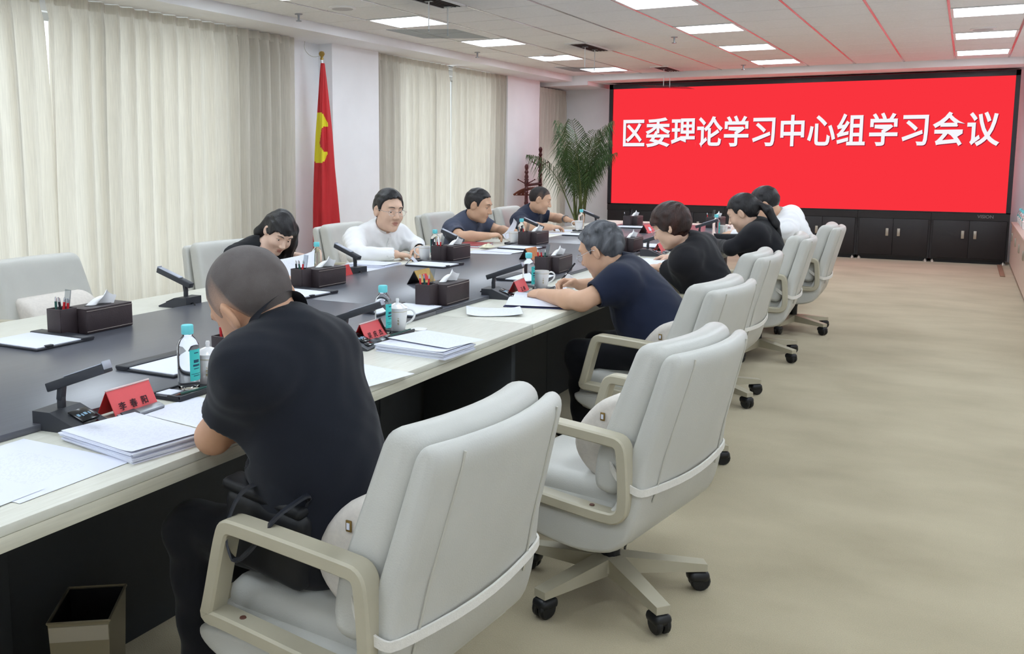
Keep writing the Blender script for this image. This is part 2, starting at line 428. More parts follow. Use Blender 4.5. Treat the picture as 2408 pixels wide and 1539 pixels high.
# air vents with hung deflector sheets
def vent(x, y0, y1, lab, yp):
    t = thing('air_vent', lab, 'vent', (x, (y0 + y1) / 2, ZC), 0, 'linear ceiling vents')
    L = y1 - y0
    f = MB().box((-.12, 0, -.004), (.03, L, .018)).box((.12, 0, -.004), (.03, L, .018)).box((0, L / 2, -.004), (.27, .03, .018)).box((0, -L / 2, -.004), (.27, .03, .018))
    f.build('frame', M['white'], t, smooth=False)
    MB().box((0, 0, .0), (.21, L - .03, .012)).build('backing', M['vent'], t, smooth=False)
    for k in range(5): MB().box((-.08 + .04 * k, 0, -.006), (.006, L - .04, .014), rot=(0, .5, 0)).build('slat', M['gap'], t, smooth=False)
    d = thing('vent_deflector', lab.replace('slotted ceiling air vent', 'clear sheet hung on rods below the vent'), 'deflector', (x, yp, ZC - .012), 0, 'vent deflector sheets')
    MB().box((0, 0, -.25), (.66, .62, .006), .002, rot=(.0, .06, 0)).build('sheet', M['clearsheet'], d)
    for k in (-.16, .16):
        MB().tube([(.0, k, 0), (.0, k, -.25)], .006, 6).build('rod', M['white'], d)
        MB().box((0, k, -.004), (.07, .03, .008)).build('bracket', M['grey'], d)
M['clearsheet'] = thin_glass('deflector_sheet', (226, 230, 232), .15, .92)
vent(-3.98, 6.2, 7.2, 'slotted ceiling air vent nearest the camera above the table', 6.95)
vent(-3.98, 10.1, 10.95, 'slotted ceiling air vent halfway down the room', 10.55)
vent(-3.93, 13.2, 13.98, 'slotted ceiling air vent close to the red screen', 13.6)
# speakers and sprinklers
for x, y, lb in ((-4.86, 6.8, 'round white ceiling speaker near the first curtain'), (-4.74, 11.1, 'round white ceiling speaker above the second curtain'), (.06, 10.9, 'round white ceiling speaker between the cabinet-side lights')):
    t = thing('ceiling_speaker', lb, 'speaker', (x, y, ZC - .004), 0, 'round ceiling speakers')
    MB().lathe([(.0, -.012), (.09, -.012), (.10, -.006), (.10, .004)], 28).build('grille', mat('speaker_grille', (196, 194, 196), .7), t)
    MB().lathe([(.10, -.010), (.118, -.006), (.12, .004), (.10, .004)], 28).build('rim', M['white'], t)
for x, y, lb in ((-5.42, 6.9, 'small metal sprinkler head above the first curtain'), (-5.40, 10.4, 'small metal sprinkler head near the second curtain'), (-2.85, 10.1, 'small dark sprinkler head in the middle of the ceiling'), (-2.83, 13.55, 'small dark sprinkler head next to the red screen')):
    t = thing('sprinkler', lb, 'sprinkler', (x, y, ZC - .002), 0, 'ceiling sprinklers')
    MB().lathe([(.0, -.006), (.035, -.006), (.036, .0), (.02, .002)], 16).build('plate', M['grey'], t)
    MB().lathe([(.008, -.06), (.010, -.03), (.012, -.005)], 10).build('pipe', M['grey'], t)
    MB().lathe([(.0, -.066), (.026, -.066), (.026, -.06), (.0, -.058)], 14).build('deflector', M['grey'], t)

# ---------------------------------------------------------------- curtains
def curtain(name, y0, y1, x, z1, lab, pleats, amp, seed, taper=0, side=0, m='curtain', z0=.02):
    """pleated drape between y0 and y1; taper pulls one lower/upper edge"""
    rnd = random.Random(seed)
    ph = [rnd.uniform(-.5, .5) for _ in range(pleats + 2)]
    N = pleats * 10; K = 26
    t = thing(name, lab, 'curtain', (x, (y0 + y1) / 2, z0), 0, 'window curtains')
    hh = z1 - z0
    def fn(u, v):
        z = hh * v
        head = max(0, (v - .93) / .07)
        a = amp * (.55 + .45 * (1 - head)) * (1 - .2 * math.cos(v * 3))
        w = u * pleats * 2 * PI
        k = int(u * pleats); p = ph[k] * (1 - (u * pleats - k)) + ph[k + 1] * (u * pleats - k)
        xx = a * math.sin(w + p * 1.6 * (1 - head) + .5 * math.sin(v * 2.2 + p * 3)) + .18 * a * math.sin(2.3 * w + p * 5 + v)
        pull = taper * (v ** 3)
        yy = (y0 + (y1 - y0) * u) + (pull * (1 - u) if side < 0 else pull * u) - (y0 + y1) / 2 + .25 * a * math.cos(w) * (1 - head)
        return (xx, yy, z)
    MB().grid(fn, N, K).build('drape', M[m], t, angle=180, fix=False)
    def fh(u, v):
        w = u * pleats * 2 * PI
        pull = taper
        return (.012 + amp * .55 * math.sin(w), (y0 + (y1 - y0) * u) + (pull * (1 - u) if side < 0 else pull * u) - (y0 + y1) / 2, hh - .075 + .07 * v)
    MB().grid(fh, N, 2).build('heading', M[m], t, angle=180, fix=False)
curtain('curtain', 1.9, 4.72, -6.08, 2.655, 'beige curtain at the left end of the window, beside the narrow gap', 18, .045, 1, -.05, 1)
curtain('curtain', 4.68, 7.62, -6.06, 2.655, 'wide beige curtain between the narrow gap and the red flag', 19, .05, 2, .03, -1)
curtain('curtain', 9.14, 10.86, -6.07, 2.655, 'beige curtain just behind the white-shirted man with glasses', 12, .04, 3, -.012, 1)
curtain('curtain', 10.96, 12.60, -6.07, 2.655, 'beige curtain of the second window nearer the coat stand', 11, .04, 4)
curtain('curtain', 13.82, 14.98, -6.08, 2.58, 'narrow grey-beige curtain in the far corner behind the palm', 8, .04, 5)
for n, (a, b, z) in enumerate(((1.9, 7.64, 2.652), (9.14, 12.6, 2.652), (13.8, 15.0, 2.592))):
    tag(MB().box2((-6.17, a, z - .03), (-6.12, b, z)).build('curtain_rail', M['white' if n < 2 else 'wood'], smooth=False), ('white curtain rail along the first window', 'white curtain rail along the second window', 'dark curtain rail in the far corner')[n], 'rail')

# ---------------------------------------------------------------- screen wall
YS = 14.65
t = thing('led_screen', 'wide red LED screen with white Chinese lettering above black cabinets', 'screen', (-2.305, YS, .70))
SX0, SX1, SZ0, SZ1 = -5.175, .562, .70, 2.635
f = MB()
f.box2((SX0 + 2.305, 0, 0), (SX0 + 2.365, .3, SZ1 - .70)); f.box2((SX1 + 2.305 - .055, 0, 0), (SX1 + 2.305, .3, SZ1 - .70))
f.box2((SX0 + 2.305, 0, SZ1 - .775), (SX1 + 2.305, .3, SZ1 - .70)); f.box2((SX0 + 2.305, .0, 0), (SX1 + 2.305, .3, .012))
f.build('frame', M['scrframe'], t, smooth=False)
MB().box2((SX0 + 2.365, .03, .012), (SX1 + 2.25, .05, SZ1 - .775)).build('display', M['screen'], t, smooth=False)
CH = '区委理论学习中心组学习会议'
cx = [1489, 1547, 1607, 1668, 1731, 1796, 1863, 1931, 2001, 2077, 2152, 2230, 2311]
def atY(x, y, Y):
    a = at(x, y, 0) ; d = a - Vector((0, 0, H)); t_ = Y / d.y
    return Vector((0, 0, H)) + d * t_
for i, ch in enumerate(CH):
    y = 318 + (309 - 318) * i / 12
    p = atY(cx[i], y, YS + .028)
    me = text_mesh(ch, .43, .0085)
    mes = me.copy(); me.materials.append(M['letters']); mes.materials.append(M['letshadow'])
    o = link('lettering', me, t, (p.x + 2.305, .027, p.z - .70), (PI / 2, 0, 0)); o.scale = (.93, 1.13, 1)
    o = link('lettering_shadow', mes, t, (p.x + 2.305 + .010, .0288, p.z - .70 - .010), (PI / 2, 0, 0)); o.scale = (.93, 1.13, 1)
# cabinet units under the screen
NU = 6; uw = (SX1 - SX0) / NU
words = ['leftmost', 'second', 'third', 'fourth', 'fifth', 'rightmost']
for k in range(NU):
    x0 = SX0 + k * uw
    t = thing('media_cabinet', 'black two-door cabinet under the red screen, %s of six' % (words[k] if k in (0, 5) else words[k] + ' from the palm'), 'cabinet', (x0 + uw / 2, YS, 0), 0, 'black cabinets under the screen')
    MB().box2((-uw / 2 + .002, .02, .05), (uw / 2 - .002, .40, .698)).build('body', M['cabblack'], t, smooth=False)
    MB().box2((-uw / 2 + .02, .05, .0), (uw / 2 - .02, .38, .05)).build('plinth', M['black'], t, smooth=False)
    MB().box2((-uw / 2 + .002, .004, .60), (uw / 2 - .002, .02, .698)).build('top_rail', M['cabblack'], t, smooth=False)
    for s in (-1, 1):
        d = MB().box2((min(s * .002, s * (uw / 2 - .03)), 0, .07), (max(s * .002, s * (uw / 2 - .03)), .02, .595), .004).build('door', M['cabblack'], t)
        MB().box2((s * .075 - .019, -.012, .345), (s * .075 + .019, .002, .455), .004).build('handle', M['satin'], d)
        MB().lathe([(.0, .045), (.012, .03), (.035, 0), (.0, 0)], 10, c=(s * (uw / 2 - .045), .02, 0)).build('foot', M['satin'], t)
me = text_mesh('VISION', .062, .001); me.materials.append(mat('brand_grey', (128, 128, 130), .4, metal=.4))
p = atY(2318, 506, YS); link('brand_lettering', me, t, (p.x - t.location.x, .0035, .655), (PI / 2, 0, 0)).rotation_euler = (PI / 2, 0, 0)
# side cabinets along the right wall
XCAB = .585
for k in range(8):
    y1 = 14.58 - k * .9; y0 = y1 - .9
    t = thing('side_cabinet', ('low pale wood side cabinet nearest the screen wall', 'low pale wood side cabinet, second from the screen wall', 'low pale wood side cabinet, third from the screen wall')[k] if k < 3 else 'low pale wood side cabinet of the long row beside the wall', 'cabinet', (XCAB, (y0 + y1) / 2, 0), 0, 'pale side cabinets')
    MB().box2((.02, -.448, .04), (.45, .448, .575)).build('body', M['maple'], t, smooth=False)
    MB().box2((.05, -.448, 0), (.45, .448, .04)).build('plinth', M['kick'], t, smooth=False)
    for s in (-1, 1):
        d = MB().box2((0, min(0.003 * s, s * .446), .05), (.02, max(0.003 * s, s * .446), .57), .002).build('door', M['maple'], t, smooth=False)
        MB().box2((-.012, s * .05 - .008, .38), (.0, s * .05 + .008, .48), .003).build('handle', M['satin'], d)
tag(MB().box2((XCAB - .012, 14.58 - 7.2, .577), (XR - .005, 14.585, .605), .004).build('side_worktop', M['maple']), 'pale wood worktop running along the side cabinets', 'worktop')
tag(MB().box2((XCAB - .14, 13.2, .0), (XCAB - .085, 14.62, .012), .003).build('floor_strip', M['kick']), 'brown strip on the carpet beside the screen cabinets', 'floor strip')
# ---------------------------------------------------------------- conference table
ZT = .75; ZI = .768
TX0, TX1, TY0, TY1 = -3.56, -1.57, .25, 10.04
IX0, IX1, IY0, IY1 = -3.13, -2.045, .75, 9.52
tb = thing('conference_table', 'long cream conference table with a dark inlaid top', 'table', (-2.565, 5.1, 0))
O = Vector((-2.565, 5.1, 0))
def tbox(name, a, b, m, r=0.003):
    return MB().box2(Vector(a) - O, Vector(b) - O, r).build(name, m, tb, smooth=r > 0)
ys = [TY0, 3.55, 6.92, TY1]
for i in range(3):
    a, b = ys[i] + (.0015 if i else 0), ys[i + 1] - .0015
    for x0, x1 in ((IX1 - .02, TX1), (TX0, IX0 + .02)):
        tbox('top_panel', (x0, a, ZT - .022), (x1, b, ZT), M['cream'])
        xe_ = x1 if x1 == TX1 else x0
        s = 1 if x1 == TX1 else -1
        tbox('edge_band', (min(xe_, xe_ - s * .03), a, ZT - .055), (max(xe_, xe_ - s * .03), b, ZT - .022), M['edge'])
for y0, y1 in ((IY1 - .02, TY1), (TY0, IY0 + .02)):
    tbox('top_panel', (IX0 + .0215, y0, ZT - .022), (IX1 - .0215, y1, ZT), M['cream'])
    tbox('edge_band', (IX0 + .0215, (y1 - .03) if y1 == TY1 else y0, ZT - .055), (IX1 - .0215, y1 if y1 == TY1 else y0 + .03, ZT - .022), M['edge'])
for i in range(3):
    a, b = (IY0, ys[1], ys[2])[i] + (.001 if i else 0), (ys[1], ys[2], IY1)[i] - .001
    tbox('inlay_panel', (IX0, a, ZT), (IX1, b, ZI), M['inlay'], .002)
# dark base
for x0, x1 in ((-2.14, -2.12), (-3.05, -3.03)):
    for a, b in ((1.42, 3.2), (3.205, 5.0), (5.005, 6.9), (6.905, 9.3)):
        tbox('base_panel', (x0, a, 0), (x1, b, ZT - .022), M['base'], .001)
for y in (1.30, 9.35): tbox('pedestal', (-3.07, y, 0), (-2.06, y + .11, ZT - .022), M['base'], .003)
for y in (3.55, 6.92):
    tbox('support_panel', (-2.1, y - .02, 0), (-1.66, y + .02, ZT - .03), M['base' if y < 5 else 'edge'], .002)
    tbox('support_panel', (-3.48, y - .02, 0), (-3.07, y + .02, ZT - .03), M['base'], .002)
tag(MB().lathe([(.0, .0), (.032, .0), (.032, .003), (.024, .004), (.0, .003)], 20, c=(0, 0, 0)).build('cable_grommet', M['white'], None, tuple(at(986, 776, ZT) + Vector((0, 0, .001)))), 'small round white grommet in the cream table edge', 'grommet')

# ---------------------------------------------------------------- chairs
def bend(x, y, k=.55): return x - k * y * y
def loft(prof, w, ny, k, edge, name, m, parent, flare=0):
    """closed XZ profile swept over Y with softly rounded ends and a forward-curving plan"""
    n = len(prof); cx_ = sum(p[0] for p in prof) / n; cz_ = sum(p[1] for p in prof) / n
    ysamp = []
    for i in range(4): a = PI / 2 * i / 3; ysamp.append((-w / 2 + edge * (1 - math.sin(a)), edge * (1 - math.cos(a)) if i else edge))
    ysamp = [(-w / 2 + edge * (1 - math.cos(PI / 2 * i / 4)), edge * (1 - math.sin(PI / 2 * i / 4))) for i in range(5)]
    mid = [(-w / 2 + edge + (w - 2 * edge) * j / ny, 0) for j in range(1, ny)]
    S = ysamp + mid + [(-a, b) for a, b in reversed(ysamp)]
    # inset of the profile polygon
    nor = []
    for i in range(n):
        a = Vector(prof[i - 1]); b = Vector(prof[i]); c = Vector(prof[(i + 1) % n])
        e1 = (b - a).normalized(); e2 = (c - b).normalized()
        nn = Vector((-(e1 + e2).y, (e1 + e2).x)); nn = nn.normalized() if nn.length > 1e-6 else Vector((0, 0))
        nor.append(nn)
    area = sum(prof[i][0] * prof[(i + 1) % n][1] - prof[(i + 1) % n][0] * prof[i][1] for i in range(n))
    sg = 1 if area > 0 else -1
    vs = []; fs = []
    for y, ins in S:
        for i in range(n):
            x = prof[i][0] + nor[i].x * ins * sg; z = prof[i][1] + nor[i].y * ins * sg
            kk = k * min(1, max(0, (z - .35) / .25))
            vs.append((x - kk * y * y, y * (1 + flare * min(1, max(0, (.92 - z) / .5))), z))
    R = len(S)
    for j in range(R - 1):
        for i in range(n): fs.append((j * n + i, j * n + (i + 1) % n, (j + 1) * n + (i + 1) % n, (j + 1) * n + i))
    fs.append(tuple(range(n))); fs.append(tuple(reversed(range((R - 1) * n, R * n))))
    return MB().add(vs, fs).build(name, m, parent, angle=60)
def smooth_poly(pts, it=2):
    for _ in range(it):
        q = []
        for i in range(len(pts)):
            a, b = pts[i], pts[(i + 1) % len(pts)]
            q += [(a[0] * .75 + b[0] * .25, a[1] * .75 + b[1] * .25), (a[0] * .25 + b[0] * .75, a[1] * .25 + b[1] * .75)]
        pts = q
    return pts
def smooth_open(pts, it=2):
    pts = [Vector(p) for p in pts]
    for _ in range(it):
        q = [pts[0]]
        for i in range(len(pts) - 1):
            q += [pts[i] * .75 + pts[i + 1] * .25, pts[i] * .25 + pts[i + 1] * .75]
        pts = q + [pts[-1]]
    return pts
def make_chair():
    t = thing('conference_chair', 'x', 'chair')
    # outer shell: back and underside in one curve (front is -X)
    shell = [(-.29, .40), (-.30, .345), (-.20, .305), (-.02, .27), (.10, .268), (.195, .30), (.245, .39), (.298, .56), (.367, .83), (.385, .90), (.36, .925), (.325, .905), (.308, .84), (.240, .58), (.19, .44), (.13, .40)]
    loft(smooth_poly(shell, 2), .53, 8, .55, .018, 'shell', M['leather'], t, .20)
    cush = [(.195, .46), (.24, .60), (.315, .85), (.328, .915), (.29, .945), (.232, .93), (.208, .86), (.135, .64), (.10, .52), (.11, .46)]
    b = loft(smooth_poly(cush, 2), .51, 8, .55, .032, 'back_cushion', M['leather'], t, .17)
    s = MB()
    v, f = _rbox((.50, .50, .12), .045, 3)
    sc = MB().box((-.035, 0, .425), (.50, .50, .115), .045, seg=3).build('seat_cushion', M['leather'], t, angle=60)
    MB().box((-.045, 0, .362), (.52, .575, .135), .055, seg=3).build('seat_shell', M['leather'], t, angle=60)
    for y in (-.195, .195):
        pts = smooth_open([(.380, y, .90), (.371, y, .85), (.340, y, .735), (.297, y, .56), (.264, y, .45)], 2)
        pts = [Vector((p.x - .55 * y * y * min(1, max(0, (p.z - .35) / .25)) + .0028, p.y * (1 + .20 * min(1, max(0, (.92 - p.z) / .5))), p.z)) for p in pts]
        MB().tube(pts, .0032, 6).build('piping', M['seam'], t)
    for sgn in (-1, 1):
        y = .312 * sgn
        path = smooth_poly([(-.20, .43), (-.25, .428), (-.238, .46), (-.195, .63), (-.180, .662), (-.14, .664), (.16, .650), (.195, .645), (.205, .61), (.215, .46), (.20, .415), (.15, .405)], 2)
        w, hh = .056, .036
        vs = []; fs = []; n = len(path)
        for i in range(n):
            a = Vector(path[i - 1]); c = Vector(path[(i + 1) % n]); d = (c - a).normalized(); nn = Vector((-d.y, d.x))
            p = Vector(path[i])
            for (u, q) in ((-w / 2, -hh / 2 * .72), (-w / 2 + .006, -hh / 2), (w / 2 - .006, -hh / 2), (w / 2, -hh / 2 * .72), (w / 2, hh / 2 * .72), (w / 2 - .006, hh / 2), (-w / 2 + .006, hh / 2), (-w / 2, hh / 2 * .72)):
                vs.append((p.x + nn.x * q, y + u, p.y + nn.y * q))
        for i in range(n):
            j = (i + 1) % n
            for k in range(8): fs.append((i * 8 + k, i * 8 + (k + 1) % 8, j * 8 + (k + 1) % 8, j * 8 + k))
        ar = MB().add(vs, fs).build('armrest', M['beige'], t, angle=35)
        for x in (-.15, .1): MB().lathe([(.0, .0025), (.007, .0025), (.008, 0)], 10, c=(x, y, .444 - (x + .15) * .06)).build('screw', M['screw'], ar)
    MB().lathe([(.11, .285), (.10, .265), (.04, .25), (.032, .20), (.032, .10), (.0, .10)], 18).build('column', M['black'], t)
    MB().lathe([(.0, .135), (.055, .13), (.06, .085), (.0, .08)], 18).build('hub', M['beige'], t)
    sp = None; ca = None
    for k in range(5):
        a = 2 * PI * k / 5 + .70
        if sp is None:
            sp = MB().add([(.03, -.032, .075), (.03, .032, .075), (.03, .032, .135), (.03, -.032, .135), (.325, -.024, .072), (.325, .024, .072), (.325, .024, .098), (.325, -.024, .098)],
                          [(0, 1, 2, 3), (7, 6, 5, 4), (0, 4, 5, 1), (1, 5, 6, 2), (2, 6, 7, 3), (3, 7, 4, 0)]).mesh('spoke', M['beige'], True, 30)
            c = MB()
            for s_ in (-1, 1):
                mx = Matrix.Translation((.305, s_ * .014, .034)) @ Matrix.Rotation(PI / 2, 4, 'X')
                c.lathe([(.0, -.011), (.028, -.011), (.034, -.005), (.034, .005), (.028, .011), (.0, .011)], 16, mx=mx)
            c.box((.300, 0, .050), (.074, .062, .040), .018, seg=3).tube([(.315, 0, .05), (.315, 0, .078)], .009, 8)
            ca = c.mesh('caster', M['black'])
        link('spoke', sp, t, (0, 0, 0), (0, 0, a)); link('caster', ca, t, (0, 0, 0), (0, 0, a))
    return t
chair0 = make_chair()
def make_lumbar():
    t = thing('lumbar_cushion', 'x', 'cushion')
    prof = smooth_poly([(.115, .465), (.04, .47), (-.03, .54), (-.03, .62), (.05, .725), (.13, .755), (.20, .75), (.14, .57)], 2)
    loft(prof, .42, 6, .1, .03, 'pad', M['linen'], t)
    # strap round the chair back
    pts = [(.09, -.20, .585), (.13, -.275, .565), (.19, -.320, .53), (.243, -.322, .505), (.268, -.298, .497), (.296, 0, .488), (.268, .298, .497), (.243, .322, .505), (.19, .320, .53), (.13, .275, .565), (.09, .20, .585)]
    MB().ribbon(smooth_open(pts, 2), (0, 0, 1), .022, .006).build('strap', M['strap'], t, angle=60)
    MB().box((.075, -.2125, .68), (.015, .004, .026), .001).build('tag', M['brass'], t)
    MB().box((.075, -.2148, .68), (.008, .002, .015)).build('tag_print', M['paper'], t)
    return t
lum0 = make_lumbar()
CHAIRS = [  # back-top centre x, y, facing angle, label, cushion label
    (-.815, 1.75, -.08, 'pale leather swivel chair nearest the camera, under the shaved-head man', 'linen lumbar cushion strapped to the chair of the shaved-head man'),
    (-.615, 2.80, -.16, 'empty pale leather swivel chair with a lumbar cushion between the first two men', 'linen lumbar cushion with a brass tag on the empty near chair'),
    (-.835, 4.15, -.12, 'pale leather swivel chair behind the grey-haired man with glasses', 'lumbar cushion strapped to the grey-haired man\'s chair'),
    (-.935, 5.60, -.02, 'pale leather swivel chair behind the woman with short brown hair', 'lumbar cushion strapped to the chair of the short-haired woman'),
    (-.92, 7.0, .06, 'pale leather swivel chair behind the woman with a ponytail', 'lumbar cushion strapped to the chair of the ponytailed woman'),
    (-.86, 8.22, .02, 'farthest pale leather swivel chair of the aisle side, close to the black cabinets', 'lumbar cushion strapped to the farthest aisle-side chair'),
    (-4.26, 3.08, PI + .05, 'empty pale leather chair across the table at the edge of the photo', 'linen lumbar cushion on the empty chair across the table'),
    (-4.06, 4.30, PI - .15, 'pale leather chair behind the long-haired woman in black', None),
    (-4.33, 5.87, PI, 'pale leather chair behind the white-shirted man with glasses', 'linen lumbar cushion behind the white-shirted man with glasses'),
    (-4.40, 7.47, PI, 'pale leather chair behind the man reading a sheet in a slate polo', 'linen lumbar cushion behind the man in the slate polo'),
    (-4.29, 8.74, PI, 'pale leather chair behind the navy-polo man near the palm', None)]
for i, (x, y, a, lb, lc) in enumerate(CHAIRS):
    ox, oy = .36 * math.cos(a), .36 * math.sin(a)
    loc = (x - ox, y - oy, 0)
    if i == 0: chair0.location = loc; chair0.rotation_euler = (0, 0, a); chair0.scale.z = .975; tag(chair0, lb, 'chair', 'conference chairs'); CH0 = chair0
    else: dup(chair0, loc, a, lb, 'conference chairs').scale.z = .975 if i < 6 else 1.005
    if lc:
        if i == 0: lum0.location = loc; lum0.rotation_euler = (0, 0, a); lum0.scale.z = .975; tag(lum0, lc, 'cushion', 'lumbar cushions')
        else: dup(lum0, loc, a, lc, 'lumbar cushions').scale.z = .975 if i < 6 else 1.005

# ---------------------------------------------------------------- tableware builders
def prop(fn, label, cat, loc, rz, group=None, name=None):
    """build a kind once, then copy the thing and its parts"""
    if fn not in _protos:
        _protos[fn] = o = fn()
        o.location = loc; o.rotation_euler = (0, 0, rz); return tag(o, label, cat, group)
    return dup(_protos[fn], loc, rz, label, group, cat)
_protos = {}
def bottle():
    t = thing('water_bottle', 'x', 'bottle')
    MB().lathe([(.0, .002), (.026, .0), (.031, .004), (.032, .02), (.0325, .12), (.031, .135), (.022, .152), (.0145, .160), (.0140, .168), (.0, .168)], 24).build('body', M['water'], t)
    MB().lathe([(.0, .166), (.0175, .166), (.018, .170), (.018, .190), (.016, .193), (.0, .194)], 20).build('cap', M['cap'], t)
    v = []; f = []
    for i in range(13):
        a = .05 - .72 + 1.44 * i / 12
        for z in (.028, .122): v.append((.0331 * math.cos(a), .0331 * math.sin(a), z))
    for i in range(12): f.append((2 * i, 2 * i + 2, 2 * i + 3, 2 * i + 1))
    lb = MB().add(v, f).build('label', M['lab'], t, fix=False)
    mk = MB()
    for z, w, h in ((.110, .5, .003), (.082, .62, .009), (.071, .75, .006), (.063, .6, .0025), (.048, 1.1, .0016), (.042, .7, .002)):
        vv = []
        for i in range(5):
            a = .0 - w / 2 + w * i / 4
            vv += [(.0334 * math.cos(a), .0334 * math.sin(a), z), (.0334 * math.cos(a), .0334 * math.sin(a), z + h)]
        mk.add(vv, [(2 * i, 2 * i + 2, 2 * i + 3, 2 * i + 1) for i in range(4)])
    mk.build('label_print', M['labink'], lb, fix=False)
    return t
def _mug(t):
    MB().lathe([(.0, .004), (.026, .004), (.028, .0), (.030, .004), (.034, .02), (.0385, .06), (.040, .092), (.038, .092), (.0365, .06), (.032, .02), (.0, .012)], 28).build('cup', M['porc'], t)
    MB().lathe([(.0392, .078), (.0400, .078), (.0402, .0798), (.0394, .0798)], 28).build('gilt_band', M['gild'], t)
    MB().tube(smooth_open([(0, .038, .082), (0, .056, .086), (0, .072, .070), (0, .062, .042), (0, .036, .026)], 2), .0042, 8).build('handle', M['porc'], t)
    mk = MB()
    for i in range(3):
        z = .056 - i * .012
        for dx, dz, w, h in ((0, .003, .006, .0012), (0, 0, .007, .0012), (0, -.0005, .0012, .008), (.002, -.003, .003, .0012)):
            mx = Matrix.Rotation(.12, 4, 'Z') @ Matrix.Translation((.0372, dx, z + dz)); v, f = _rbox((.0012, w, h), 0, 1); mk.add(v, f, mx)
    if 'gildtext' not in M: M['gildtext'] = mat('gilt_text', (170, 150, 96), .5)
    mk.build('mark', M['gildtext'], t, smooth=False)
def mug_lidded():
    t = thing('tea_mug', 'x', 'mug'); _mug(t)
    l = MB().lathe([(.0, .112), (.010, .111), (.028, .103), (.040, .096), (.044, .094), (.044, .091), (.0, .091)], 28).build('lid', M['porc'], t)
    MB().lathe([(.0, .130), (.0055, .130), (.0075, .124), (.006, .116), (.0075, .110), (.0, .109)], 14).build('knob', M['porc'], l)
    return t
def mug_open():
    t = thing('tea_mug', 'x', 'mug'); _mug(t); return t
def mug_lid():
    t = thing('mug_lid', 'x', 'lid')
    MB().lathe([(.0, .018), (.010, .017), (.028, .010), (.040, .004), (.044, .003), (.044, .0), (.036, .0), (.026, .006), (.0, .010)], 28).build('dome', M['porc'], t)
    MB().lathe([(.0, .038), (.0055, .038), (.0075, .032), (.006, .024), (.0075, .018), (.0, .015)], 14).build('knob', M['porc'], t)
    return t
def tray():
    t = thing('desk_tray', 'x', 'tray')
    MB().box((0, 0, .006), (.11, .20, .012), .003).build('base', M['blackl'], t)
    for s in (-1, 1): MB().box((s * .052, 0, .012), (.008, .20, .010), .002).build('rim', M['blackl'], t)
    MB().box((.03, -.096, .012), (.05, .008, .010), .002).build('rim', M['blackl'], t)
    return t
def notepaper():
    t = thing('note_card', 'x', 'card'); MB().box((0, 0, .001), (.055, .055, .002)).build('sheet', M['paper'], t, smooth=False); return t
def pencil():
    t = thing('pencil', 'x', 'pencil')
    MB().tube([(0, -.085, .004), (0, .075, .004)], .0035, 6).build('barrel', M['pgreen'], t)
    MB().tube([(0, -.105, .0035), (0, -.085, .004)], [.0006, .0035], 6).build('tip', M['hang'], t); return t
def organizer():
    """leather tissue box with a pen cup at its near end; long side along Y"""
    t = thing('tissue_box', 'x', 'tissue box')
    MB().box((0, 0, .048), (.125, .235, .096), .006).build('box', M['brown'], t)
    MB().box((0, 0, .0965), (.122, .232, .004), .002).build('lid', M['brown'], t)
    MB().lathe([(.0, .0), (.055, .0), (.055, .0015), (.0, .0015)], 20, mx=Matrix.Translation((0, .0, .0985)) @ Matrix.Diagonal((.5, 1.2, 1, 1))).build('slot', M['black'], t)
    s = MB()
    for z in (.010, .090):
        s.tube([(.0635, -.115, z), (.0635, .115, z)], .0009, 5)
    s.build('stitching', M['stitch'], t)
    cup = MB(); px0, py0, w, h = -.022, -.158, .074, .105
    for dx, dy, sx, sy in ((-w / 2, 0, .006, w), (w / 2, 0, .006, w), (0, -w / 2, w, .006), (0, w / 2, w, .006)): cup.box((px0 + dx, py0 + dy, h / 2), (sx, sy, h), .002)
    cup.box((px0, py0, .004), (w, w, .008)).build('pen_cup', M['brown'], t)
    def fn(u, v):
        a = u - .5; return (a * .03 + .016 * math.sin(u * 7) * (1 - .3 * v) + .014 * v, a * .11 * (1 - .55 * v) + .035 * v, .098 + .052 * v * (1 - .55 * abs(a)) + .006 * math.sin(u * 8 + v * 4) * v)
    MB().grid(fn, 8, 8).build('tissue', M['tissue'], t, angle=180, fix=False)
    return t
def pen_of(m):
    def pen():
        t = thing('pen', 'x', 'pen')
        MB().tube([(0, 0, 0), (0, 0, .12)], .0048, 8).build('barrel', m, t)
        MB().tube([(0, 0, .12), (0, 0, .138)], [.0042, .003], 8).build('button', M['silver'], t)
        MB().box((0, .0056, .115), (.003, .0016, .036)).build('clip', M['silver'], t)
        return t
    return pen
PENS = {c: pen_of(M[m]) for c, m in (('red', 'pred'), ('green', 'pgreen'), ('black', 'pblack'))}
def ruler():
    t = thing('ruler', 'x', 'ruler'); MB().box((0, 0, .085), (.024, .0014, .17)).build('blade', M['clear'], t, smooth=False)
    MB().box((.0105, -.0012, .085), (.002, .0005, .168)).build('scale', M['grey'], t, smooth=False); return t
def folder():
    """black writing pad: paper under a thick flap; flap at the +Y end"""
    t = thing('writing_pad', 'x', 'folder')
    MB().box((0, 0, .004), (.29, .25, .008), .003).build('board', M['blackl'], t)
    MB().box((-.0, -.022, .010), (.275, .196, .004), .001).build('paper_block', M['paper'], t, smooth=False)
    MB().box((0, .100, .010), (.292, .056, .012), .004).build('flap', M['blackl'], t)
    MB().box((.139, -.07, .011), (.016, .03, .009), .002).build('clip_loop', M['blackl'], t)
    return t
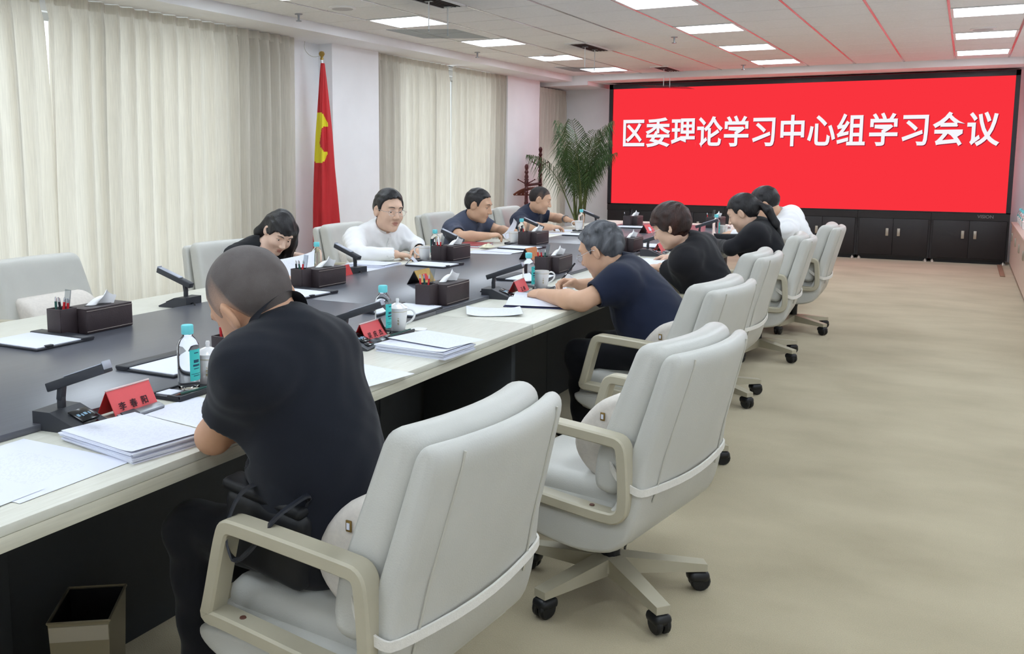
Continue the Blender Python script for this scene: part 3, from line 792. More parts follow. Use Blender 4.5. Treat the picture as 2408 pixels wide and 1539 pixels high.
def mic():
    """desk microphone: wedge base, pivot stem, bar head rising to the speaker (+X)"""
    t = thing('desk_microphone', 'x', 'microphone')
    MB().prism([(-.075, 0), (.085, 0), (.088, .006), (-.02, .05), (-.075, .05)], -.055, .055).build('base', M['mic'], t, angle=20)
    n = Vector((-.0, 0, 0))
    sl = math.atan2(.044, .108)
    MB().box((.030, .012, .0335), (.052, .062, .003), .001, rot=(0, sl, 0)).build('display', M['lcd'], t)
    d = MB()
    for k, w in enumerate((.010, .006, .011, .005)): d.box((.030 + (k % 2) * .002, -.006 + k * .012, .0354 - (k % 2) * .0008), (.010, w * .8, .0006), 0, rot=(0, sl, 0))
    d.build('display_digits', M['bluelcd'], t, smooth=False)
    MB().box((.068, .0, .0172), (.02, .05, .003), .001, rot=(0, sl, 0)).build('button', M['lcd'], t)
    MB().box((-.03, 0, .062), (.018, .016, .035), .003).build('pivot', M['mic'], t)
    MB().box((-.028, 0, .092), (.016, .020, .045), .003, rot=(0, .15, 0)).build('stem', M['mic'], t)
    a = -.34
    hd = MB().box((.03, 0, .135), (.20, .034, .024), .003, rot=(0, a, 0)).build('head', M['mic'], t)
    MB().box((.055, 0, .1585), (.13, .030, .003), .001, rot=(0, a, 0)).build('head_plate', M['micl'], hd)
    MB().box((.1225, 0, .176), (.004, .030, .022), .003, rot=(0, a, 0)).build('head_tip', M['micl'], hd)
    MB().tube(smooth_open([(-.074, .02, .02), (-.10, .03, .03), (-.125, .05, .012), (-.10, .09, .005), (-.06, .11, .004)], 2), .0032, 6).build('cable', M['cable'], t)
    return t
M['ridge'] = mat('acrylic_ridge', (236, 206, 206), .2)
def nameplate(chars):
    t = thing('name_plate', 'x', 'name plate')
    # tent of red card in clear acrylic; face toward +X
    h, d, w = .072, .036, .155
    al = math.atan2(d, h)
    for s, m in ((1, 'redcard'), (-1, 'reddark')):
        MB().box((s * d / 2, 0, h / 2 + .004), (.002, w, math.hypot(h, d) - .004), 0, rot=(0, -s * al, 0)).build('card', M[m], t, smooth=False)
    MB().box((0, 0, h + .005), (.005, w + .004, .004), .001).build('ridge', M['ridge'], t)
    MB().box((.046, 0, .008), (.026, w + .002, .014), .004, rot=(0, .35, 0)).build('foot_bar', M['grey'], t)
    MB().box((.050, -w * .28, .013), (.026, .05, .010), .003, rot=(0, .35, 0)).build('foot_button', M['mic'], t)
    n = len(chars)
    for i, ch in enumerate(chars):
        me = text_mesh(ch, .025, .0003, .0003); me.materials.append(M['ink'])
        y = (i - (n - 1) / 2) * .040 - .004
        o = link('lettering', me, t)
        o.matrix_local = Matrix.Translation((d * .58 + .0052, y, h * .42)) @ Matrix.Rotation(-al, 4, 'Y') @ Matrix.Rotation(PI / 2, 4, 'Z') @ Matrix.Rotation(PI / 2, 4, 'X')
    return t
def tent(m, label, loc, rz):
    t = thing('tent_card', label, 'card', loc, rz)
    h, d, w = .075, .045, .16; al = math.atan2(d, h)
    MB().box((d / 2, 0, h / 2), (.003, w, math.hypot(h, d)), 0, rot=(0, -al, 0)).build('face', M[m], t, smooth=False)
    MB().box((-d / 2, 0, h / 2), (.003, w, math.hypot(h, d)), 0, rot=(0, al, 0)).build('back', M['black'], t, smooth=False)
    e = MB().box((d * .52 + .0025, .0, h * .48), (.001, w * .3, h * .5), 0, rot=(0, -al, .0)).build('emblem', M['pred' if m == 'gold' else 'orange' if m == 'orange' else 'paper'], t, smooth=False)
    return t
def sheet(label, loc, rz, curl=.0, w=.297, d=.21, m='print', group='loose paper sheets', name='paper_sheet'):
    t = thing(name, label, 'paper', loc, rz, group)
    def fn(u, v): return ((u - .5) * w, (v - .5) * d, .0016 + curl * (abs(u - .5) * 2) ** 3 + .3 * curl * math.sin(v * 4 + u * 2) ** 2)
    MB().grid(fn, 12, 8).build('page', M[m], t, angle=180, fix=False); return t
def stack(label, loc, rz, n=9, th=.003, seed=0):
    rnd = random.Random(seed)
    t = thing('paper_stack', label, 'papers', loc, rz, 'stacks of documents')
    z = 0
    for k in range(n):
        a = rnd.uniform(-.02, .02); b = rnd.uniform(-.006, .006)
        if k == n - 1:
            def fn(u, v): return ((u - .5) * .297 + b, (v - .5) * .21, z + .001 + .010 * max(0, .25 - u) * 4 * max(0, v - .2) * 0 + .012 * max(0, u - .82) ** 2 * 20 * .5)
            MB().grid(fn, 12, 8).build('page', M['print'], t, angle=180, fix=False)
        else:
            MB().box((b, rnd.uniform(-.004, .004), z + th / 2), (.297, .21, th * .92), 0, rot=(0, 0, a)).build('document', M['paper'], t, smooth=False)
        z += th
    return t
# ---------------------------------------------------------------- settings on the table
SEAT = {'R1': 'before the shaved-head man', 'R2': 'at the empty near place', 'R3': 'before the grey-haired man', 'R4': 'before the short-haired woman', 'R5': 'before the ponytailed woman',
        'L0': 'at the empty place across the table', 'L1': 'before the long-haired woman', 'L2': 'before the white-shirted man with glasses', 'L3': 'before the man in the slate polo', 'L4': 'before the navy-polo man by the palm', 'FE': 'at the far end of the table'}
def P(x, y, z): return Vector((x, y, z))
def put_organizer(seat, x, y, rz, pens, rul=False):
    w = SEAT[seat]
    prop(organizer, 'dark brown leather tissue box with pen cup %s' % w, 'tissue box', (x, y, ZI), rz, 'leather tissue boxes')
    R = Matrix.Rotation(rz, 4, 'Z')
    for k, c in enumerate(pens):
        o = R @ Vector((-.022 + (-.018 + .012 * k), -.158 + (.012 if k % 2 else -.010), 0)) + Vector((x, y, ZI + .009))
        dup_or = prop(PENS[c], '%s pen standing in the pen cup %s' % (c, w), 'pen', tuple(o), rz, 'pens in the pen cups')
        dup_or.rotation_euler = (.10 if k % 2 else -.12, -.16 + .10 * k, rz)
    if rul:
        o = R @ Vector((-.022, -.150, 0)) + Vector((x, y, ZI + .009))
        u = prop(ruler, 'clear ruler standing in the pen cup %s' % w, 'ruler', tuple(o), rz, 'clear rulers'); u.rotation_euler = (.05, .16, rz + .4)
put_organizer('R1', -2.06, 2.41, .0, ['red', 'black', 'green', 'red'], True)
put_organizer('R2', -2.13, 3.80, .02, ['red', 'green', 'red'], True)
put_organizer('R3', -2.14, 5.17, .03, ['red', 'red', 'green'], True)
put_organizer('R4', -2.15, 6.62, .0, ['black', 'red'])
put_organizer('R5', -2.16, 9.38, .0, ['red'], True)
put_organizer('FE', -2.93, 9.12, .05, ['black'], True)
put_organizer('L0', -3.0, 2.51, .03, ['green', 'black', 'red', 'red'], True)
put_organizer('L1', -2.99, 3.98, -.04, ['black', 'green', 'red'], True)
put_organizer('L2', -3.0, 5.45, -.03, ['black', 'red', 'red'], True)
put_organizer('L3', -2.99, 6.79, -.03, ['black', 'red'], True)
for seat, x, y, rz in (('L0', -2.975, 2.215, .02), ('L1', -2.90, 3.66, -.05), ('L2', -2.935, 5.075, -.03), ('L3', -2.92, 6.37, -.04), ('L4', -2.95, 7.72, -.03)):
    prop(folder, 'black writing pad with white paper %s' % SEAT[seat], 'writing pad', (x, y, ZI), rz, 'black writing pads')
prop(folder, 'black writing pad with white paper %s' % SEAT['FE'], 'writing pad', (-2.86, 8.84, ZI), .05, 'black writing pads')
for seat, x, y, rz in (('R1', -2.24, 2.18, PI / 2 + .02), ('R2', -2.17, 3.475, PI / 2 + .04), ('R3', -2.15, 4.76, PI / 2 + .04), ('R4', -2.13, 6.98, PI / 2 + .1)):
    prop(folder, 'black writing pad with white paper %s' % SEAT[seat], 'writing pad', (x, y, ZI), rz, 'black writing pads')
# microphones
for seat, x, y, z, rz in (('R1', -2.005, 1.575, ZT, .15), ('R2', -1.96, 2.78, ZT, .15), ('R3', -2.02, 4.14, ZT, .12), ('R4', -1.95, 6.50, ZT, .15), ('R5', -1.98, 8.1, ZT, .15),
                          ('L1', -3.21, 3.16, ZT, PI + .1), ('L2', -3.21, 4.55, ZT, PI - .1), ('L3', -3.22, 5.88, ZT, PI - .1), ('L4', -3.23, 7.35, ZT, PI - .1)):
    prop(mic, 'dark desk microphone with raised bar head %s' % SEAT[seat] if seat != 'L1' else 'dark desk microphone between the empty place and the long-haired woman', 'microphone', (x, y, z), rz, 'desk microphones')
prop(mic, 'dark desk microphone before the far navy-polo man\'s tea mug', 'microphone', (-3.27, 8.85, ZT), PI - .1, 'desk microphones')
# name plates
for chars, x, y, rz, lb in (('李春阳', -1.985, 1.745, .05, 'red name plate on a grey bar before the shaved-head man'), ('吴庆杰', -1.965, 2.905, .05, 'red name plate on a grey bar at the empty near place'), ('王帅', -1.985, 4.30, .1, 'red name plate before the grey-haired man')):
    t = nameplate(chars); t.location = (x, y, ZT); t.rotation_euler = (0, 0, rz); tag(t, lb, 'name plate', 'red name plates')
for x, y, rz, lb in ((-3.15, 4.36, PI, 'red name plate partly hidden behind the long-haired woman\'s tissue box'), (-1.96, 6.72, .1, 'small red name plate before the short-haired woman')):
    t = nameplate(''); t.location = (x, y, ZT); t.rotation_euler = (0, 0, rz); tag(t, lb, 'name plate', 'red name plates')
tent('gold', 'gold tent card standing in the middle of the dark tabletop', (-2.575, 4.31, ZI), .02)
tent('orange', 'brown tent card on the dark tabletop beyond the gold one', (-2.565, 5.74, ZI), -.05)
tent('redcard', 'red tent card with a white square near the far end', (-2.54, 8.30, ZI), -.1)
# trays, bottles, mugs
def tray_set(seat, x, y, rz, bx, by, mx_, my_, lidded, mug=True):
    w = SEAT[seat]
    prop(tray, 'small black desk tray %s' % w, 'tray', (x, y, ZT), rz, 'black desk trays')
    prop(bottle, 'clear water bottle with turquoise cap %s' % w, 'bottle', (bx, by, ZT + .0125), .0, 'water bottles')
    if mug: prop(mug_lidded if lidded else mug_open, ('white lidded tea mug %s' if lidded else 'white open tea mug %s') % w, 'mug', (mx_, my_, ZT + .0125), -1.05 if x > -2.6 else 2.1, 'white tea mugs')
tray_set('R1', -1.995, 1.985, .05, -2.0, 1.99, -2.0, 2.072, True)
prop(notepaper, 'small white note card in the tray before the shaved-head man', 'card', (-2.015, 1.925, ZT + .0125), .1, 'note cards')
prop(pencil, 'green pencil lying in the tray before the shaved-head man', 'pencil', (-1.955, 2.0, ZT + .0125), -.08, 'pencils')
tray_set('R2', -1.955, 3.03, .03, -1.965, 2.995, -1.96, 3.092, True)
prop(notepaper, 'small white note card in the tray at the empty near place', 'card', (-1.975, 2.945, ZT + .0125), .1, 'note cards')
prop(pencil, 'green pencil lying in the tray at the empty near place', 'pencil', (-1.912, 3.04, ZT + .0125), .03, 'pencils')
tray_set('R3', -1.95, 4.47, .0, -1.985, 4.42, -1.945, 4.50, False)
tray_set('R5', -1.90, 8.33, .0, -1.915, 8.30, -1.875, 8.40, False)
tray_set('R4', -1.96, 6.98, .0, -1.97, 6.93, -1.93, 7.03, False)
l = prop(mug_lid, 'white mug lid standing on edge by the grey-haired man\'s hand', 'lid', (-1.82, 4.58, ZT + .044), 0, 'mug lids'); l.rotation_euler = (PI / 2 + .25, 0, -.35)
for seat, bx, by, mx_, my_, tx, ty in (('L1', -3.40, 4.46, -3.25, 3.80, -3.22, 3.86), ('L2', -3.27, 5.66, -3.19, 5.38, -3.20, 5.42), ('L3', -3.24, 7.06, -3.19, 6.80, -3.20, 6.86), ('L4', -3.24, 8.44, -3.22, 8.33, -3.22, 8.40)):
    w = SEAT[seat]
    prop(tray, 'small black desk tray %s' % w, 'tray', (tx, ty, ZT), .0, 'black desk trays')
    prop(bottle, 'clear water bottle with turquoise cap %s' % w, 'bottle', (bx, by, ZT + (.0125 if seat == 'L4' else .001)), PI, 'water bottles')
    if seat == 'L1':
        prop(mug_lid, 'white mug lid lying by the long-haired woman\'s tissue box', 'lid', (-3.14, 3.74, ZT + .002), 0, 'mug lids')
        prop(mug_lidded, 'white lidded tea mug before the long-haired woman', 'mug', (-3.26, 3.86, ZT + .0125), 2.2, 'white tea mugs')
    else: prop(mug_open, 'white open tea mug %s' % w, 'mug', (mx_, my_, ZT + .0125), 2.1, 'white tea mugs')
# papers
sheet('large printed sheet at the near table edge, lowest in the photo', (-1.83, 1.30, ZT), .03, w=.37, d=.30)
sheet('printed sheet partly under the near stack, at the photo\'s edge', (-1.84, 1.10, ZT + .001), .06, w=.36, d=.25)
stack('thick document stack beside the shaved-head man\'s elbow', (-1.765, 1.565, ZT), -.14, 9, .0032, 1)
sheet('printed sheet half hidden by the shaved-head man\'s sleeve', (-1.80, 1.84, ZT), -.1)
stack('thick document stack on the cream edge at the empty near place', (-1.695, 2.86, ZT), -.06, 8, .0036, 2)
sheet('document sheet laid askew on the stack at the empty near place', (-1.69, 2.93, ZT + .030), -.2)
sheet('single sheet on the cream edge just past the shaved-head man\'s shoulder', (-1.70, 2.42, ZT), -.15, w=.30, d=.25)
sheet('loose curled sheet on the cream edge before the grey-haired man\'s book', (-1.84, 3.72, ZT), .5, .012, w=.25, d=.22)
def open_book(label, loc, rz):
    t = thing('open_booklet', label, 'booklet', loc, rz)
    MB().box((0, 0, .003), (.30, .40, .004), .001).build('cover', mat('navy_cover', (38, 42, 84), .5), t)
    for s in (-1, 1):
        def fn(u, v): return ((u - .5) * .285, s * (.004 + .19 * v), .008 + .022 * math.sin(min(1, v * 1.15 + .05) * PI) ** .8 * (1 - .15 * u) + .002)
        MB().grid(fn, 10, 14).build('page', M['print'], t, angle=180, fix=False)
    return t
open_book('open booklet with navy cover under the grey-haired man\'s hands', (-1.78, 4.12, ZT), .25)
sheet('sheet beside the grey-haired man\'s writing hand', (-1.80, 4.72, ZT), .2)
t = sheet('large open document in front of the short-haired woman', (-1.79, 5.80, ZT + .016), .1, .035, w=.34, d=.44)
sheet('second page lying past the document of the short-haired woman', (-1.74, 6.10, ZT + .002), .1, .01, w=.30, d=.24)
sheet('page under the ponytailed woman\'s hands', (-1.78, 7.55, ZT), .1, w=.30, d=.24)
stack('document stack under the ponytailed woman\'s mug hand', (-1.80, 7.98, ZT), .05, 5, .003, 5)
sheet('tilted sheet held up by the long-haired woman', (-3.43, 4.25, ZT + .055), .4, .02).rotation_euler = (.50, -.22, .5)
sheet('sheet lying under the long-haired woman\'s hand', (-3.36, 4.02, ZT), .1)
stack('document stack before the white-shirted man with glasses', (-3.34, 4.98, ZT), .05, 6, .0036, 3)
sheet('sheet under the stack before the white-shirted man with glasses', (-3.27, 4.83, ZT), .02, w=.34, d=.26)
sheet('sheet lying between the writing pads toward the slate-polo man', (-2.98, 5.98, ZI), .25, w=.32, d=.24)
sheet('second loose sheet lying beside the brown tent card', (-2.93, 6.10, ZI + .002), -.1, w=.28, d=.2)
sheet('sheet before the navy-polo man by the palm', (-3.36, 8.03, ZT), .05)
sheet('sheet under the watch hand of the navy-polo man', (-3.42, 8.36, ZT), .0)
t = thing('notebook', 'red-edged closed notebook under the slate-polo man\'s forearms', 'notebook', (-3.42, 6.52, ZT), .05)
MB().box((0, 0, .009), (.22, .30, .014)).build('pages', M['paper'], t, smooth=False); MB().box((0, 0, .017), (.225, .305, .003)).build('cover', mat('red_cover', (150, 44, 52), .5), t, smooth=False); MB().box((0, 0, .0015), (.225, .305, .003)).build('cover', M['reddark'], t, smooth=False)
t = thing('phone', 'dark phone lying before the navy-polo man by the palm', 'phone', (-3.33, 7.72, ZT), .5)
MB().box((0, 0, .005), (.075, .155, .009), .004).build('body', M['black'], t); MB().box((0, 0, .0098), (.068, .147, .0006)).build('glass', M['lcd'], t, smooth=False)
t = thing('folded_card', 'small white folded card beside the mug of the white-shirted man with glasses', 'card', (-3.18, 5.20, ZT), .4)
for s in (-1, 1): MB().box((s * .02, 0, .022), (.002, .10, .06), 0, rot=(0, -s * .75, 0)).build('flap', M['paper'], t, smooth=False)
t = thing('napkin', 'crumpled cream napkin before the slate-polo man', 'napkin', (-3.24, 6.42, ZT), .2)
def fn(u, v): return ((u - .5) * .10, (v - .5) * .13, .004 + .035 * abs(math.sin(u * 5 + 1.5 * math.sin(v * 4))) * math.sin(v * PI) * math.sin(u * PI) + .004)
MB().grid(fn, 12, 14).build('cloth', mat('cream_napkin', (226, 222, 196), .9), t, angle=180, fix=False)

# ---------------------------------------------------------------- flag
fx, fy = -5.93, 7.92
t = thing('flag', 'draped red flag with a yellow emblem on a pole beside the pillar', 'flag', (fx, fy, 0))
MB().lathe([(.0, .03), (.16, .03), (.17, .0), (.0, .0)], 24).build('base', M['finial'], t)
MB().tube([(0, 0, .02), (0, 0, 2.46)], .014, 10).build('pole', M['silver'], t)
MB().lathe([(.0, 2.545), (.022, 2.538), (.032, 2.515), (.022, 2.492), (.012, 2.485), (.018, 2.472), (.018, 2.455), (.0, 2.45)], 18).build('finial', M['finial'], t)
ZF0, ZF1 = .25, 2.42
fl = MB(); NA, NZ = 72, 150
def flag_pt(i, j):
    v = j / NZ; a = 2 * PI * i / NA
    w = .018 + .135 * (1 - v) ** .55 * (1 if v < .97 else 1); w = .022 + .15 * (1 - v) ** .8
    fold = 1 + .22 * math.sin(5 * a + 2.0 * v) * min(1, (1 - v) * 3) + .10 * math.sin(9 * a - 3 * v)
    r = w * fold
    return (r * .75 * math.cos(a) + .01, r * math.sin(a) + .045 * (1 - v), ZF0 + (ZF1 - ZF0) * v)
vs_ = [flag_pt(i, j) for j in range(NZ + 1) for i in range(NA)]
fs_ = []; mi_ = []
def yellow_at(p):
    # emblem, measured on the visible side (horizontal = across the drape as seen from the room, vertical = height)
    hz = p[1] * .72 + p[0] * .70; z = p[2]
    ring = ((hz + .055) / .115) ** 2 + ((z - 1.655) / .265) ** 2 < 1
    hole = -.055 + max(0, (1.80 - z)) * -.0 < hz < .12 and abs(z - 1.64) < .135 - max(0, -(hz - .0)) * 1.2 and hz > -.045 + abs(z - 1.60) * .12
    return ring and not hole and p[0] * .7 - p[1] * .7 > -.05
for j in range(NZ):
    for i in range(NA):
        q = (j * NA + i, j * NA + (i + 1) % NA, (j + 1) * NA + (i + 1) % NA, (j + 1) * NA + i)
        fs_.append(q); c = [sum(vs_[k][d] for k in q) / 4 for d in range(3)]
        mi_.append(1 if yellow_at(c) else 0)
fl.v = vs_; fl.f = fs_; fl.mi = mi_
fl.build('cloth', [M['red'], M['yellow']], t, angle=180, fix=False)
MB().tube(smooth_open([(0, .0, 2.5), (-.05, -.1, 2.47), (-.12, -.14, 2.55), (-.14, -.1, 2.64)], 2), .003, 5).build('cord', M['seam'], t)

# ---------------------------------------------------------------- coat stand and hangers
cs = Vector((-5.72, 12.62, 0))
t = thing('coat_stand', 'dark mahogany coat stand with two turned posts behind the navy-polo man', 'coat stand', tuple(cs))
def post(x, y, h):
    prof = [(.0, 0), (.03, 0), (.03, h - .62)]
    prof += [(.026, h - .60), (.034, h - .58), (.026, h - .555), (.024, h - .44), (.032, h - .42), (.022, h - .40), (.034, h - .37), (.022, h - .34), (.030, h - .31), (.030, h - .26), (.020, h - .23), (.032, h - .19), (.018, h - .15), (.032, h - .12), (.018, h - .09), (.028, h - .055), (.030, h - .035), (.018, h - .008), (.0, h)]
    p = MB().lathe(prof, 14).build('post', M['wood'], t, (x, y, 0))
    for k in range(4):
        a = PI / 2 * k + .6
        MB().tube([(.02 * math.cos(a), .02 * math.sin(a), h - .29), (.12 * math.cos(a), .12 * math.sin(a), h - .235)], [.009, .007], 6).build('hook', M['wood'], p)
        MB().lathe([(.0, -.013), (.012, -.006), (.012, .006), (.0, .013)], 8, c=(.125 * math.cos(a), .125 * math.sin(a), h - .232)).build('hook_knob', M['wood'], p)
    return p
post(0, 0, 1.36); post(-.05, .62, 1.62)
d = MB()
MB().tube([(0, 0, 1.045), (-.05, .62, 1.055)], .022, 10).build('crossbar', M['wood'], t)
MB().tube([(0, 0, .14), (-.05, .62, .14)], .022, 10).build('crossbar', M['wood'], t)
for x, y in ((0, 0), (-.05, .62)): MB().box((x, y, .03), (.5, .07, .06), .01).build('foot', M['wood'], t)
for k, (dy, rz) in enumerate(((.08, .25), (.18, -.1), (.26, .1), (.34, -.2))):
    h = thing('coat_hanger', ('dark wooden hanger nearest the short post of the coat stand', 'dark wooden hanger on the coat stand rail', 'dark wooden hanger on the coat stand rail', 'dark wooden hanger on the coat stand rail')[k], 'hanger', (cs.x - .05 * dy / .62, cs.y + dy, 1.065), rz, 'hangers on the coat stand')
    MB().tube(smooth_open([(.0, 0, -.06), (.0, 0, -.02), (.022, 0, .0), (.018, 0, .024), (-.008, 0, .026)], 2), .002, 5).build('hook', M['silver'], h)
    MB().tube(smooth_open([(-.22, 0, -.17), (-.12, 0, -.10), (0, 0, -.062), (.12, 0, -.10), (.22, 0, -.17)], 2), [.012] + [.017] * 12 + [.012] * 1 if False else .015, 8).build('shoulder', M['hang'], h)
    MB().tube([(-.20, 0, -.172), (.20, 0, -.172)], .006, 6).build('bar', M['hang'], h)

# ---------------------------------------------------------------- palm
pp = Vector((-5.04, 13.05, 0))
t = thing('potted_palm', 'tall leafy areca palm in the far corner beside the screen', 'palm', tuple(pp))
MB().lathe([(.0, .0), (.17, .0), (.20, .03), (.24, .36), (.26, .38), (.26, .42), (.235, .42), (.22, .37), (.0, .36)], 28).build('pot', M['pot'], t)
MB().lathe([(.0, .375), (.22, .37)], 24).build('soil', M['soil'], t)
rnd = random.Random(21)
fronds = []
for k in range(19):
    az = 2 * PI * k / 19 * 2.4 + rnd.uniform(-.3, .3)
    up = rnd.uniform(.95, 1.42) if k % 3 else rnd.uniform(1.3, 1.5)
    L = rnd.uniform(1.15, 1.5) if k % 3 else rnd.uniform(1.45, 1.75)
    fronds.append((az, up, L, rnd.uniform(.6, 1.3)))

for k, (az, el, L, droop) in enumerate(fronds):
    b = Vector((.07 * math.cos(az * 1.7), .07 * math.sin(az * 1.7), .37))
    st = MB(); pts = []; p = b.copy(); e = min(1.52, el + .15); n = 16
    for i in range(n + 1):
        pts.append(p.copy()); f_ = i / n
        ee = e - droop * max(0, f_ - .35) ** 1.5 * 1.7
        p = p + Vector((math.cos(ee) * math.cos(az), math.cos(ee) * math.sin(az), math.sin(ee))) * (L / n)
    stem = MB().tube(pts, [.013 - .011 * i / n for i in range(n + 1)], 6).build('stem', M['stem'], t)
    lf = MB()
    side0 = Vector((-math.sin(az), math.cos(az), 0))
    NL = 26
    for i in range(NL):
        f_ = .40 + .60 * i / NL; q = f_ * n; a = min(int(q), n - 1); pt = pts[a].lerp(pts[a + 1], q - a); tg = (pts[a + 1] - pts[a]).normalized()
        ll = .34 * math.sin(PI * (.18 + .78 * (i / NL))) ** .8 * (L / 1.4)
        for s in (-1, 1):
            d1 = (side0 * s * (.70 + .25 * rnd.random()) + tg * .72 + Vector((0, 0, .05))).normalized()
            m1 = pt + d1 * ll * .55; m2 = pt + (d1 * .70 + Vector((0, 0, -.55 - .35 * rnd.random()))).normalized() * ll * .98
            m2 = m1 + (m2 - m1) * .95
            wv = tg * .0085
            lf.add([pt - wv * .3, pt + wv * .3, m1 + wv, m1 - wv, m2], [(0, 1, 2, 3), (3, 2, 4)])
    lf.build('leaflets', M['leaf'], stem, smooth=False, fix=False)

# ---------------------------------------------------------------- bin, bag, things on the side cabinet
t = thing('waste_bin', 'square steel waste bin standing under the near table edge', 'bin', (-1.925, 1.535, 0), .64)
b = MB(); w0, w1, h_ = .084, .098, .30
prof = [(w0, 0), (w1, h_)]
v = []; f = []
for (ww, z) in ((w0, 0), (w1, h_), (w1 - .006, h_), (w0 - .002, .02)):
    v += [(-ww * .75, -ww, z), (ww * .75, -ww, z), (ww * .75, ww, z), (-ww * .75, ww, z)]
for r in range(3):
    for k in range(4): f.append((r * 4 + k, r * 4 + (k + 1) % 4, (r + 1) * 4 + (k + 1) % 4, (r + 1) * 4 + k))
f += [(3, 2, 1, 0)]
MB().add(v[:8], f[:4] + [(3, 2, 1, 0)]).build('body', M['binmat'], t, smooth=False, fix=False)
MB().add([(x * .985, y * .985, z + (.001 if z < .1 else 0)) for x, y, z in v[:8]], [tuple(reversed(q)) for q in f[:4]] + [(0, 1, 2, 3)]).build('liner', M['bindark'], t, smooth=False, fix=False)
r_ = MB()
for k in range(4):
    a = Vector(v[4 + k]); c = Vector(v[4 + (k + 1) % 4]); r_.tube([a, c], .004, 6)
r_.build('rim', M['binmat'], t)
MB().box((0, -w1 + .001, h_ - .03), (w1 * 1.45, .004, .04), rot=(.047, 0, 0)).build('band', M['satin'], t, smooth=False)
for k, (y, lb) in enumerate(((14.30, 'water bottle nearest the screen on the side cabinet'), (13.95, 'water bottle second from the screen on the side cabinet'), (13.6, 'water bottle third from the screen on the side cabinet'), (13.2, 'water bottle fourth from the screen on the side cabinet'))):
    prop(bottle, lb, 'bottle', (.66, y, .606), PI, 'water bottles on the side cabinet')
    prop(mug_lidded, 'white lidded mug by the %s bottle on the side cabinet' % ('first', 'second', 'third', 'fourth')[k], 'mug', (.66, y - .17, .606), PI, 'mugs on the side cabinet')
# black bag hung by its strap on the near chair arm
M['bagblack'] = mat('bag_black', (22, 23, 27), .55)
t = thing('shoulder_bag', 'black leather bag with a strap looped over the near chair arm', 'bag', tuple(CH0.location), CH0.rotation_euler.z)
MB().box((-.16, -.215, .585), (.25, .06, .19), .029, rot=(.08, .12, 0), seg=4).build('body', M['bagblack'], t)
MB().box((-.16, -.215, .685), (.25, .065, .03), .014, rot=(.08, .12, 0), seg=3).build('flap', M['bagblack'], t)
st_ = smooth_open([(-.15, -.215, .70), (-.17, -.24, .722), (-.185, -.29, .70), (-.19, -.325, .62), (-.16, -.328, .565), (-.11, -.325, .60), (-.06, -.30, .68), (-.04, -.25, .705), (-.03, -.22, .715), (-.045, -.215, .69)], 2)
MB().ribbon(st_, (.6, -.5, .1), .024, .005).build('strap', M['blackl'], t)
# ---------------------------------------------------------------- people: implicit surfaces polygonised once
def _n(v): v = np.asarray(v, float); return v / (np.linalg.norm(v) + 1e-12)
def ell(c, r, R=None):
    c = np.asarray(c, float); r = np.asarray(r, float)
    def f(P):
        p = P - c
        if R is not None: p = p @ R
        k0 = np.sqrt(((p / r) ** 2).sum(1)); k1 = np.sqrt(((p / r ** 2) ** 2).sum(1)) + 1e-9
        return k0 * (k0 - 1) / k1
    return f
def rcone(a, b, ra, rb):
    a = np.asarray(a, float); b = np.asarray(b, float); ba = b - a; l2 = ba @ ba + 1e-12
    def f(P):
        p = P - a; h = np.clip(p @ ba / l2, 0, 1)
        return np.sqrt(((p - h[:, None] * ba) ** 2).sum(1)) - (ra + (rb - ra) * h)
    return f
def smin(a, b, k):
    h = np.clip(.5 + .5 * (b - a) / k, 0, 1); return b * (1 - h) + a * h - k * h * (1 - h)
def smax(a, b, k): return -smin(-a, -b, k)
def union(prims):
    """prims: list of (fn, blend)"""
    def f(P):
        d = None
        for fn, k in prims:
            e = fn(P); d = e if d is None else (smin(d, e, k) if k > 0 else np.minimum(d, e))
        return d
    return f
